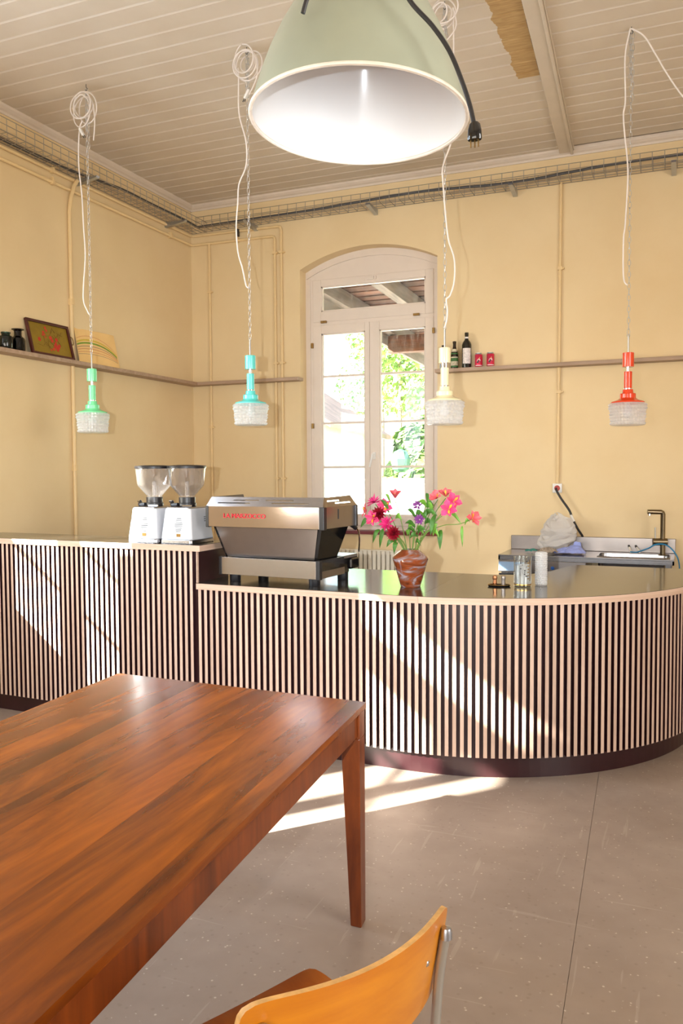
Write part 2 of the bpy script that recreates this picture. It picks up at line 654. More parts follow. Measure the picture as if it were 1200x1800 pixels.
# two sheets of linoleum meeting in an open seam
sa, sb = Vector((-0.047, -3.6)), Vector((-0.500, 7.0))
MB().quad_prism([(XL, YF, -0.004), (sa.x - 0.0008, YF, -0.004), (sb.x - 0.0008, YB, -0.004), (XL, YB, -0.004)],
                [(XL, YF, 0), (sa.x - 0.0008, YF, 0), (sb.x - 0.0008, YB, 0), (XL, YB, 0)]).build('linoleum_sheet', M['floor'], floor)
MB().quad_prism([(sa.x + 0.0008, YF, -0.004), (XR, YF, -0.004), (XR, YB, -0.004), (sb.x + 0.0008, YB, -0.004)],
                [(sa.x + 0.0008, YF, 0), (XR, YF, 0), (XR, YB, 0), (sb.x + 0.0008, YB, 0)]).build('linoleum_sheet', M['floor'], floor)

ceiling = struct(MB().box(XL - WT, XR + WT, YF - WT, YB + WT, 4.165, 4.3).build('ceiling', M['trim']))
PITCHW = 0.1488
plank_me = MB().quad_prism([(0, 0.0, 0.013), (0, 0.017, 0.0), (0, PITCHW - 0.002, 0.0), (0, PITCHW - 0.002, 0.025), (0, 0.0, 0.025)],
                           [(1, 0.0, 0.013), (1, 0.017, 0.0), (1, PITCHW - 0.002, 0.0), (1, PITCHW - 0.002, 0.025), (1, 0.0, 0.025)]).mesh('plank', M['ceiling'])


def beam_x(y):
    return -0.80 - 0.0485 * (y - 4.72)


def add_plank(x0, x1, y):
    o = bpy.data.objects.new('plank', plank_me)
    COL.objects.link(o)
    o.parent = ceiling
    o.location = (x0, y, ZC)
    o.scale = (x1 - x0, 1, 1)


k0 = 4.050
y = k0 + PITCHW * 19
while y > YF:
    add_plank(XL, beam_x(y), y)
    add_plank(beam_x(y), XR, y + 0.028 - (PITCHW if y + 0.028 + PITCHW > YB else 0)) if y + 0.028 + PITCHW < YB else None
    y -= PITCHW
# trim board over the joint of the two board fields, with its narrow batten
b = MB()
for xo0, xo1, z0 in ((-0.058, 0.03, ZC - 0.028), (0.03, 0.05, ZC - 0.042), (0.05, 0.058, ZC - 0.02)):
    b.quad_prism([(beam_x(YF) + xo0, YF, z0), (beam_x(YF) + xo1, YF, z0), (beam_x(YB) + xo1, YB, z0), (beam_x(YB) + xo0, YB, z0)],
                 [(beam_x(YF) + xo0, YF, ZC + 0.01), (beam_x(YF) + xo1, YF, ZC + 0.01), (beam_x(YB) + xo1, YB, ZC + 0.01), (beam_x(YB) + xo0, YB, ZC + 0.01)])
b.build('joint_board', M['ceiling_plain'], ceiling, bevel=0.004)
b = MB()                               # open cracks beside it, where the unpainted strip ends
for y0, y1 in ((4.3, 4.86), (4.90, 5.10), (5.13, 5.30), (5.40, 5.56), (5.575, 5.62)):
    x0, x1 = beam_x(y0) - 0.066, beam_x(y1) - 0.066
    b.quad_prism([(x0, y0, ZC - 0.001), (x0 + 0.009, y0, ZC - 0.001), (x1 + 0.009, y1, ZC - 0.001), (x1 + 0.002, y1, ZC - 0.001)],
                 [(x0, y0, ZC + 0.002), (x0 + 0.009, y0, ZC + 0.002), (x1 + 0.009, y1, ZC + 0.002), (x1 + 0.002, y1, ZC + 0.002)])
b.build('crack', M['vent_dark'], ceiling)
# cornice: a coved strip round the ceiling
prof = [(0.0, 4.090), (0.012, 4.090), (0.018, 4.104), (0.034, 4.112), (0.050, 4.126), (0.058, 4.139), (0.058, 4.15), (0.0, 4.15)]
b = MB()
b.quad_prism([(XL, YB - p, z) for p, z in prof], [(XR, YB - p, z) for p, z in prof])
tb = struct(b.build('trim_1', M['trim']))
b = MB()
b.quad_prism([(XL + p, YF, z) for p, z in prof], [(XL + p, YB - 0.0, z) for p, z in prof])
tl = struct(b.build('trim_2', M['trim']))

# ------------------------------------------------------------------ windows


def window(name, loc, rot, sun_blocker=0.0, wide=1.0):
    w = bpy.data.objects.new(name, None)
    COL.objects.link(w)
    w.location = loc
    w.rotation_euler = (0, 0, rot)
    w['kind'] = 'structure'
    w.scale.x = wide
    P = M['window_paint']
    f0, f1 = 0.14, 0.205
    fr = MB()
    fr.box(-HALF, -0.584, f0, f1, SILL, 3.30)
    fr.box(0.584, HALF, f0, f1, SILL, 3.30)
    fr.box(-0.584, 0.584, f0, f1, SILL, 1.06)
    fr.box(-0.584, 0.584, f0 - 0.006, f1, 2.925, 2.955)
    # arched head board
    n = 20
    top = [(-HALF + 2 * HALF * k / n) for k in range(n + 1)]
    lo = [(u, f0, 3.30) for u in top]
    for k in range(n):
        p, q = top[k], top[k + 1]
        zp, zq = max(arc_z(p), 3.31), max(arc_z(q), 3.31)
        fr.quad_prism([(p, f0, 3.30 if abs(p) > .58 else 3.345), (q, f0, 3.30 if abs(q) > .58 else 3.345), (q, f0, zq), (p, f0, zp)],
                      [(p, f1, 3.30 if abs(p) > .58 else 3.345), (q, f1, 3.30 if abs(q) > .58 else 3.345), (q, f1, zq), (p, f1, zp)])
    fr.build('frame', P, w)
    # raised arched moulding
    am = MB()
    for k in range(n):
        p, q = top[k], top[k + 1]
        am.quad_prism([(p, f0 - 0.012, arc_z(p) - 0.062), (q, f0 - 0.012, arc_z(q) - 0.062), (q, f0 - 0.012, arc_z(q)), (p, f0 - 0.012, arc_z(p))],
                      [(p, f0, arc_z(p) - 0.062), (q, f0, arc_z(q) - 0.062), (q, f0, arc_z(q)), (p, f0, arc_z(p))])
    am.box(-HALF, -0.612, f0 - 0.012, f0, SILL, 3.36)
    am.box(0.612, HALF, f0 - 0.012, f0, SILL, 3.36)
    am.build('arch_moulding', P, w)

    def sash(nm, x0, x1, z0, z1, gx0, gx1, gz0, gz1, bars=()):
        s = MB()
        a, c = 0.128, 0.182
        s.box(x0, gx0, a, c, z0, z1)
        s.box(gx1, x1, a, c, z0, z1)
        s.box(gx0, gx1, a, c, z0, gz0)
        s.box(gx0, gx1, a, c, gz1, z1)
        so = s.build(nm, P, w, bevel=0.004)
        bd = MB()                      # glazing bead
        for (p, q, r, t) in ((gx0, gx0 + 0.012, gz0, gz1), (gx1 - 0.012, gx1, gz0, gz1), (gx0, gx1, gz0, gz0 + 0.012), (gx0, gx1, gz1 - 0.012, gz1)):
            bd.box(p, q, a + 0.012, c - 0.012, r, t)
        bd.build('glazing_bead', P, so)
        zs = [gz0] + list(bars) + [gz1]
        for z in bars:
            MB().box(gx0, gx1, 0.150, 0.180, z - 0.010, z + 0.010).build('glazing_bar', P, so)
        for za, zb in zip(zs, zs[1:]):
            MB().box(gx0 + 0.002, gx1 - 0.002, 0.163, 0.167, za + (0.009 if za != gz0 else 0), zb - (0.009 if zb != gz1 else 0)).build('pane', M['pane'], so)
        return so

    BZ = (1.602, 2.013, 2.450)
    sash('sash', -0.584, -0.021, 1.06, 2.925, -0.502, -0.066, 1.155, 2.845, BZ)
    right = sash('sash', -0.019, 0.584, 1.06, 2.925, 0.073, 0.508, 1.155, 2.845, BZ)
    tr = sash('transom_sash', -0.584, 0.584, 2.955, 3.345, -0.502, 0.510, 3.050, 3.281)
    h = MB()
    h.box(0.012, 0.038, 0.112, 0.128, 1.672, 1.735)
    h.bar((0.025, 0.118, 1.715), (0.025, 0.088, 1.715), 0.014, 0.014)
    h.bar((0.022, 0.086, 1.722), (-0.008, 0.086, 1.60), 0.016, 0.012, (0, 1, 0))
    h.build('handle', M['white_plastic'], right, bevel=0.003)
    h = MB()
    h.box(-0.055, 0.030, 0.105, 0.128, 3.300, 3.328)
    h.box(0.032, 0.050, 0.112, 0.128, 3.298, 3.330)
    h.build('latch', M['window_paint'], tr, bevel=0.003)
    for x, z, vert in ((-0.588, 2.74, 1), (-0.588, 1.99, 1), (0.588, 2.80, 1), (0.588, 1.99, 1), (-0.47, 2.952, 0), (0.43, 2.952, 0)):
        hb = MB()
        for k in (-1, 0, 1):
            d = 0.016 * k
            if vert:
                hb.box(x - 0.010, x + 0.010, 0.108, 0.128, z + d - 0.0075, z + d + 0.0075)
            else:
                hb.box(x + d * 1.2 - 0.009, x + d * 1.2 + 0.009, 0.108, 0.128, z - 0.010, z + 0.010)
        hb.build('hinge', M['brass'], w)
    if sun_blocker:
        sh = MB()
        sh.box(-0.66, -0.625, WT, WT + 0.21, 0.98, sun_blocker)  # added unseen board outside, placed to block part of the sun
        sh.build('sun_blocker', M['table_dark'], w)
    sb_ = MB().box(-HALF - 0.05, HALF + 0.02, -0.035, f0, 0.992, 1.022)
    sb_.build('sill_board', P if sun_blocker else M['sill_red'], w, bevel=0.004)
    return w


window('window_1', (WIN_B, YB, 0), 0.0)
window('window_2', (XL, WIN_L[1], 0), PI / 2, 2.38, WIDE)
window('window_3', (XL, WIN_L[0], 0), PI / 2, 3.40)

# ------------------------------------------------------------------ painted conduits on the walls


def conduit(name, label, runs, r, clips=()):
    t = thing(name, label, 'pipe', runs[0][0])
    o = Vector(runs[0][0])
    for pts in runs:
        b = MB()
        b.tube([Vector(p) - o for p in pts], r, 10)
        b.build('pipe', M['pipe'], t, smooth=True)
    for (p, ax) in clips:
        p = Vector(p) - o
        b = MB()
        s = r * 1.5
        w = 0.012
        if ax == 'x':
            b.box(p.x - w, p.x + w, p.y - s, p.y + r * 1.2, p.z - s, p.z + s)
            b.box(p.x - 0.006, p.x + 0.006, p.y - s * 0.8, p.y + r * 1.2, p.z + s, p.z + s + 0.016)
        elif ax == 'y':
            b.box(p.x - r * 1.2, p.x + s, p.y - w, p.y + w, p.z - s, p.z + s)
            b.box(p.x - r * 1.2, p.x + s * 0.8, p.y - 0.006, p.y + 0.006, p.z + s, p.z + s + 0.016)
        else:
            b.box(p.x - s, p.x + s, p.y - s, p.y + r * 1.2, p.z - w, p.z + w)
            b.box(p.x + s, p.x + s + 0.014, p.y - s * 0.6, p.y + r * 1.2, p.z - 0.006, p.z + 0.006)
        b.build('pipe_clip', M['pipe'], t)
    return t


R1 = 0.013
yb, xl = YB - R1 - 0.004, XL + R1 + 0.004
conduit('conduit', 'upper yellow painted conduit under the cable tray, bending down beside the window',
        [[(xl, 2.0, 3.852), (xl, yb - 0.03, 3.852), (xl + 0.01, yb - 0.008, 3.852), (xl + 0.03, yb, 3.852), (-3.52, yb, 3.840), (-3.498, yb, 3.832), (-3.489, yb, 3.81), (-3.489, yb, 0.0)]],
        R1, [((xl, 5.06, 3.852), 'y'), ((xl, 6.62, 3.852), 'y'), ((-3.95, yb, 3.846), 'x'), ((-3.489, yb, 3.60), 'z'), ((-3.489, yb, 2.58), 'z'), ((-3.489, yb, 1.5), 'z')])
conduit('conduit', 'lower yellow painted conduit running below a parallel one, bending down beside the window',
        [[(xl, 2.0, 3.766), (xl, yb - 0.03, 3.766), (xl + 0.01, yb - 0.008, 3.766), (xl + 0.03, yb, 3.766), (-3.585, yb, 3.756), (-3.564, yb, 3.748), (-3.555, yb, 3.728), (-3.555, yb, 0.0)]],
        R1, [((xl, 5.06, 3.766), 'y'), ((xl, 6.62, 3.766), 'y'), ((-3.95, yb, 3.760), 'x'), ((-3.555, yb, 3.60), 'z'), ((-3.555, yb, 2.58), 'z'), ((-3.555, yb, 1.5), 'z')])
conduit('conduit', 'yellow painted conduit dropping behind the framed flower picture to the tall counter',
        [[(xl + 0.03, 5.31, 3.85), (xl + 0.03, 5.27, 3.80), (xl + 0.012, 5.25, 3.70), (xl, 5.244, 3.60), (xl, 5.244, 0.0)]], 0.016, [((xl, 5.244, 2.9), 'y'), ((xl, 5.244, 1.6), 'y')])
conduit('conduit', 'thin yellow painted conduit dropping in the room corner behind the teal lamp',
        [[(-4.262, yb, 3.766), (-4.262, yb, 0.0)]], 0.011, [((-4.262, yb, 3.3), 'z'), ((-4.262, yb, 2.0), 'z')])
conduit('conduit', 'yellow painted conduit dropping from the cable tray to the wall socket',
        [[(-0.955, yb, 3.90), (-0.966, yb, 1.45)]], 0.012, [((-0.957, yb, 3.2), 'z'), ((-0.960, yb, 2.2), 'z')])

# ------------------------------------------------------------------ wire cable trays


def cable_tray(label, o, e, out, length, brackets, cable):
    """wire basket: o start on the wall, e along, out away from the wall"""
    t = thing('cable_tray', label, 'cable tray', o)
    e, out, up = Vector(e), Vector(out), Vector((0, 0, 1))
    W0, W1, H = 0.02, 0.185, 0.092
    r = 0.0027

    def rod(b, a, c):
        b.tube([a, c], r, 5)

    b = MB()
    for d, z in ((W0, H), (W0, H * 0.5), (W0, 0), (W0 + 0.055, 0), (W0 + 0.11, 0), (W1, 0), (W1, H * 0.52), (W1, H)):
        rod(b, out * d + up * z, out * d + up * z + e * length)
    b.build('long_wires', M['zinc'], t)
    b = MB()
    n = int(length / 0.088)
    for k in range(n + 1):
        s = e * (k * 0.088)
        b.tube([s + out * W0 + up * H, s + out * W0, s + out * W1, s + out * W1 + up * H], r, 5)
    b.build('cross_wires', M['zinc'], t)
    for s in brackets:
        b = MB()
        c = e * s
        f, q = [], []
        for dd, zz in ((0.003, -0.005), (0.003, -0.05), (0.05, -0.045), (0.215, -0.018), (0.225, -0.005)):
            f.append(c - e * 0.018 + out * dd + up * zz)
            q.append(c + e * 0.018 + out * dd + up * zz)
        b.quad_prism(f, q)
        b.build('bracket', M['galv'], t)
    b = MB()
    pts = [o_ for o_ in smooth_path([e * s + out * d + up * z for s, d, z in cable], 6)]
    b.tube(pts, 0.0115, 8)
    b.build('power_cable', M['grey_cable'], t, smooth=True)
    return t


TZ = 3.877
cable_tray('galvanised wire cable tray along the window wall, carrying a thick grey cable', (XL + 0.17, YB, TZ), (1, 0, 0), (0, -1, 0), 7.4,
           [0.55, 1.75, 2.98, 4.20, 5.5],
           [(0.0, 0.15, 0.012), (0.5, 0.16, 0.014), (1.2, 0.16, 0.02), (1.9, 0.165, 0.04), (2.3, 0.16, 0.045), (3.0, 0.15, 0.02), (3.7, 0.165, 0.045), (4.3, 0.165, 0.05), (5.2, 0.165, 0.05), (7.4, 0.165, 0.05)])
cable_tray('galvanised wire cable tray along the side wall, its cable sagging into the corner', (XL, YB - 0.01, TZ), (0, -1, 0), (1, 0, 0), 9.0,
           [0.42, 1.65, 3.0],
           [(0.17, 0.17, 0.012), (0.4, 0.165, 0.022), (0.8, 0.12, 0.04), (1.2, 0.10, 0.05), (1.6, 0.07, 0.03), (2.2, 0.05, 0.012), (4, 0.05, 0.012), (9, 0.05, 0.012)])
tag(MB().box(-0.011, 0.011, -0.03, 0.0, -0.07, 0.0).build('junction_plug', M['black_plastic'], None, bevel=0.004, loc=(-3.935, YB - 0.02, 3.86)),
    'small black connector clamped on the two conduits in the corner', 'connector')

# ------------------------------------------------------------------ wall shelves
SZ = 2.43
sh = thing('wall_shelf', 'narrow wooden wall shelf carrying the framed flower picture, meeting another shelf in the corner', 'shelf', (XL, 2.2, SZ - 0.030))
MB().box(0, 0.12, 0, YB - 2.2 - 0.001, 0, 0.030).build('shelf_board', M['shelf'], sh, bevel=0.002)
sh = thing('wall_shelf', 'short empty wooden wall shelf between the room corner and the arched window', 'shelf', (XL + 0.121, YB, SZ - 0.030))
MB().box(0, 1.075, -0.12, 0, 0, 0.030).build('shelf_board', M['shelf'], sh, bevel=0.002)
sh = thing('wall_shelf', 'long wooden wall shelf carrying bottles and two red cans beside the window', 'shelf', (-1.985, YB, SZ - 0.030))
MB().box(0, 3.4, -0.12, 0, 0, 0.030).build('shelf_board', M['shelf'], sh, bevel=0.002)

# --- things on the side wall shelf
M['jar_green'] = clear('green_glass', (0.02, 0.10, 0.07, 1), 0.06, 0.03)
M['jar_smoke'] = clear('smoke_glass', (0.025, 0.018, 0.022, 1), 0.05, 0.03)
j = thing('glass_jar', 'dark green wide glass jar at the end of the shelf', 'jar', (-4.412, 4.505, SZ))
MB().lathe([(0.02, 0.002), (0.046, 0.003), (0.05, 0.012), (0.05, 0.07), (0.044, 0.088), (0.03, 0.097), (0.028, 0.104), (0.033, 0.112), (0.033, 0.118)], 28, cap0=True).build('body', M['jar_green'], j, smooth=True)
j = thing('apothecary_bottle', 'smoky black apothecary bottle with a flared lip, beside the framed picture', 'bottle', (-4.412, 4.62, SZ))
MB().lathe([(0.02, 0.002), (0.046, 0.002), (0.05, 0.008), (0.05, 0.072), (0.044, 0.092), (0.030, 0.104), (0.026, 0.112), (0.026, 0.142), (0.030, 0.148), (0.043, 0.152), (0.043, 0.157), (0.030, 0.158)], 28, cap0=True).build('body', M['jar_smoke'], j, smooth=True)

pic = thing('framed_picture', 'ochre tray picture with red flowers in a dark brown frame, leaning on the shelf', 'picture', (-4.405, 4.968, SZ), group=None)
pic.rotation_euler = (0, math.radians(-14), 0)
PW, PH = 0.452, 0.272
M['frame_brown'] = plain('dark_brown_frame', lin(74, 26, 22), 0.35, var=0.2)
M['ochre'] = plain('ochre_ground', lin(140, 112, 24), 0.5, var=0.12, vscale=12)
M['print_red'] = plain('red_print', lin(196, 50, 34), 0.6, var=0.2, vscale=60)
M['print_dark'] = plain('brown_print', lin(112, 74, 24), 0.6)
b = MB()
for y0, y1, z0, z1 in ((-PW / 2, PW / 2, 0, 0.02), (-PW / 2, PW / 2, PH - 0.02, PH), (-PW / 2, -PW / 2 + 0.02, 0.02, PH - 0.02), (PW / 2 - 0.02, PW / 2, 0.02, PH - 0.02)):
    b.box(-0.002, 0.02, y0, y1, z0, z1)
b.build('frame', M['frame_brown'], pic, bevel=0.003)
MB().box(0, 0.006, -PW / 2 + 0.018, PW / 2 - 0.018, 0.018, PH - 0.018).build('picture_panel', M['ochre'], pic)
b = MB()
fx = [(-0.03, 0.225, .012), (-0.022, 0.205, .011), (-0.06, 0.185, .012), (-0.05, 0.17, .009), (-0.07, 0.165, .010), (-0.045, 0.15, .008), (-0.115, 0.125, .017),
      (0.01, 0.15, .018), (0.02, 0.13, .015), (0.07, 0.145, .016), (0.055, 0.115, .014), (0.05, 0.09, .022), (0.075, 0.085, .018), (0.09, 0.10, .014), (0.02, 0.065, .013), (-0.01, 0.055, .010), (0.06, 0.065, .016)]
for yy, zz, rr in fx:
    i = len(b.v)
    b.poly([(0.0075, yy + rr * math.cos(a * PI / 4) * (0.8 + 0.3 * random.random()), zz + rr * math.sin(a * PI / 4)) for a in range(8)])
b.build('flower_print', M['print_red'], pic)
b = MB()
for k in range(22):
    a, l = random.uniform(0, 2 * PI), random.uniform(0.03, 0.09)
    yy, zz = random.uniform(-0.1, 0.1), random.uniform(0.06, 0.2)
    b.bar((0.0068, yy, zz), (0.0068, yy + l * math.cos(a), min(0.25, max(0.02, zz + l * math.sin(a)))), 0.0016, 0.0012, (1, 0, 0))
b.build('stalk_print', M['print_dark'], pic)
b = MB()
b.tube(smooth_path([(0.01, PW / 2 + 0.001, 0.135), (0.015, PW / 2 + 0.016, 0.128), (0.015, PW / 2 + 0.028, 0.155), (0.015, PW / 2 + 0.022, 0.185), (0.01, PW / 2 + 0.001, 0.192)], 5), 0.003, 6)
b.build('ring_handle', M['brass'], pic, smooth=True)

M['paper'] = plain('warm_paper', lin(236, 196, 130), 0.8, var=0.04)
M['crayon_green'] = plain('green_crayon', lin(120, 150, 50), 0.8)
M['crayon_yellow'] = plain('yellow_crayon', lin(212, 180, 66), 0.8)
M['crayon_red'] = plain('red_crayon', lin(196, 112, 74), 0.8)
M['crayon_violet'] = plain('violet_crayon', lin(150, 118, 100), 0.8)
dr = thing('rainbow_drawing', 'curling sheet of paper with a crayon rainbow behind the mint lamp', 'drawing', (-4.40, 5.51, SZ))


def paper_x(u, v):            # u along the wall, v up: leans back and curls
    return -0.055 * v / 0.28 + 0.018 * math.sin(u * 9) - 0.004


def paper_pt(u, v, lift=0.0):
    return (paper_x(u, v) + lift, u + (0.012 if u > 0 else 0.0) * (1 - v / 0.28), v)


b = MB()
nu, nv = 16, 8
for i in range(nu + 1):
    for k in range(nv + 1):
        u = -0.225 + 0.45 * i / nu
        b.v.append(paper_pt(u, (0.284 - 0.012 * (u + 0.225)) * k / nv))
for i in range(nu):
    for k in range(nv):
        a = i * (nv + 1) + k
        b.f.append((a, a + nv + 1, a + nv + 2, a + 1))
po = b.build('sheet', M['paper'], dr, fix=False)
so_ = po.modifiers.new('thick', 'SOLIDIFY')
so_.thickness = 0.0012
for mat_, h0, w in ((M['crayon_red'], 0.232, .003), (M['crayon_yellow'], 0.20, .012), (M['crayon_green'], 0.176, .013), (M['crayon_violet'], 0.150, .005), (M['crayon_red'], 0.128, .004), (M['crayon_red'], 0.104, .003), (M['crayon_violet'], 0.085, .003)):
    b = MB()
    pts = []
    for i in range(25):
        u = -0.222 + 0.43 * i / 24
        v = h0 * (1 - ((u + 0.06) / 0.30) ** 2 * (0.55 if u < -0.06 else 0.62))
        pts.append((u, max(0.01, v)))
    for (u, v), (u1, v1) in zip(pts, pts[1:]):
        if v > 0.015:
            b.poly([paper_pt(u, v - w / 2, 0.0016), paper_pt(u1, v1 - w / 2, 0.0016), paper_pt(u1, v1 + w / 2, 0.0016), paper_pt(u, v + w / 2, 0.0016)])
    b.build('crayon_arc', mat_, dr)

# --- things on the bottle shelf
M['bottle_dark'] = plain('dark_bottle_glass', lin(20, 22, 18), 0.06, spec=0.8)
M['bottle_brown'] = plain('brown_bottle_glass', lin(34, 22, 14), 0.06, spec=0.8)
M['label_white'] = plain('printed_white_label', lin(226, 216, 210), 0.6, var=0.25, vscale=55)
M['label_green'] = plain('green_label', lin(60, 112, 52), 0.5, var=0.25, vscale=40)
M['label_cream'] = plain('cream_label', lin(214, 204, 178), 0.6, var=0.3, vscale=60)
M['can_red'] = plain('pink_red_can', lin(214, 40, 76), 0.3, 0.3)
M['can_dark'] = plain('dark_can_print', lin(60, 44, 54), 0.4)
M['can_white'] = plain('white_can_print', lin(234, 222, 222), 0.4)
M['can_flame'] = plain('flame_can_print', lin(238, 180, 120), 0.4)
yS = 6.94
FACE = -PI / 2 + 0.27          # direction of the camera from the shelf


def label_arc(b, r, z0, z1, half, c=FACE, n=14):
    b.lathe([(r + 0.0006, z0), (r + 0.0006, z1)], n, c - half, c + half)


wb = thing('wine_bottle', 'tall dark wine bottle with a white drawn label on the shelf', 'bottle', (-1.722, yS, SZ))
R = 0.040
MB().lathe([(0.01, 0.0), (R - .004, 0.0), (R, 0.005), (R, 0.195), (R * 0.85, 0.215), (0.017, 0.238), (0.0145, 0.25), (0.0145, 0.272), (0.0165, 0.273), (0.0165, 0.299), (0.001, 0.300)], 28, cap0=True).build('glass_body', M['bottle_dark'], wb, smooth=True)
b = MB(); label_arc(b, R, 0.035, 0.165, 0.95); b.build('label', M['label_white'], wb, smooth=True)
b = MB(); b.lathe([(0.0172, 0.248), (0.0172, 0.262)], 20); b.build('neck_band', M['label_white'], wb, smooth=True)
bb = thing('beer_bottle', 'brown beer bottle with green and cream labels, between the cream lamp and the wine bottle', 'bottle', (-1.828, yS, SZ))
R = 0.0315
prof_beer = [(0.01, 0.0), (R - .004, 0.0), (R, 0.005), (R, 0.115), (R * 0.92, 0.135), (0.016, 0.175), (0.0135, 0.19), (0.0135, 0.215), (0.0155, 0.217), (0.0155, 0.232), (0.001, 0.233)]
MB().lathe(prof_beer, 26, cap0=True).build('glass_body', M['bottle_brown'], bb, smooth=True)
for z0, z1, m in ((0.012, 0.024, 'label_green'), (0.026, 0.062, 'label_cream'), (0.062, 0.090, 'label_green'), (0.090, 0.1, 'label_cream')):
    b = MB(); label_arc(b, R, z0, z1, 1.2); b.build('label', M[m], bb, smooth=True)
b = MB(); b.lathe([(R * 0.86, 0.142), (0.0205, 0.166)], 16, FACE - 1.0, FACE + 1.0); b.build('shoulder_label', M['label_cream'], bb, smooth=True)
b = MB(); label_arc(b, R * 0.97, 0.121, 0.132, 1.2); b.build('neck_label', M['label_green'], bb, smooth=True)
b3 = thing('beer_bottle', 'dark bottle mostly hidden behind the cream lamp', 'bottle', (-1.925, yS, SZ))
MB().lathe([(p * 0.95, q * 0.88) for p, q in prof_beer], 26, cap0=True).build('glass_body', M['bottle_brown'], b3, smooth=True)


def can(label, x):
    t = thing('drink_can', label, 'can', (x, yS - 0.01, SZ))
    R = 0.0325
    MB().lathe([(0.012, 0.003), (0.024, 0.0), (R, 0.010), (R, 0.102), (R - 0.002, 0.106)], 28, cap0=True).build('can_body', M['can_red'], t, smooth=True)
    MB().lathe([(R - 0.002, 0.106), (0.027, 0.115), (0.0275, 0.118), (0.026, 0.118), (0.025, 0.114), (0.001, 0.114)], 28).build('can_lid', M['galv'], t, smooth=True)
    c = FACE

    def patch(pts, m, nm, lift=0.0006):
        b = MB()
        b.poly([((R + lift) * math.cos(c + a), (R + lift) * math.sin(c + a), z) for a, z in pts])
        b.build(nm, M[m], t)
    patch([(-0.9, 0.100), (-0.9, 0.055), (-0.45, 0.062), (-0.25, 0.085), (-0.15, 0.101)], 'can_dark', 'dark_print')
    patch([(-0.55, 0.036), (-0.2, 0.030), (0.2, 0.030), (0.5, 0.038), (0.4, 0.052), (0, 0.056), (-0.4, 0.05)], 'can_dark', 'dark_print')
    patch([(-0.5, 0.046), (0.42, 0.048), (0.36, 0.066), (0.1, 0.062), (-0.1, 0.068), (-0.4, 0.062)], 'can_white', 'lettering', 0.0010)
    patch([(-0.15, 0.064), (0.2, 0.063), (0.3, 0.085), (0.12, 0.078)], 'can_flame', 'flame_print', 0.0010)
    b = MB(); b.lathe([(R + .0004, 0.010), (R + .0004, 0.016)], 20, c - 1, c + 1); b.build('white_band', M['can_white'], t, smooth=True)


can('pink red drink can beside the wine bottle', -1.616)
can('pink red drink can, the outer one away from the bottles', -1.516)

# ------------------------------------------------------------------ four glass pendant lamps on chains


def chain_links(b, x, y, z0, z1, pitch=0.034, w=0.0080, r=0.0021):
    n = max(1, int(round((z1 - z0) / pitch)))
    p = (z1 - z0) / n
    for k in range(n):
        zc = z0 + p * (k + 0.5)
        fr = ((1, 0, 0), (0, 0, 1)) if k % 2 == 0 else ((0, 1, 0), (0, 0, 1))
        b.torus((x, y, zc), 1.0, r, 12, 4, fr, sx=w, sy=p * 0.5 + 0.0035)
    return b


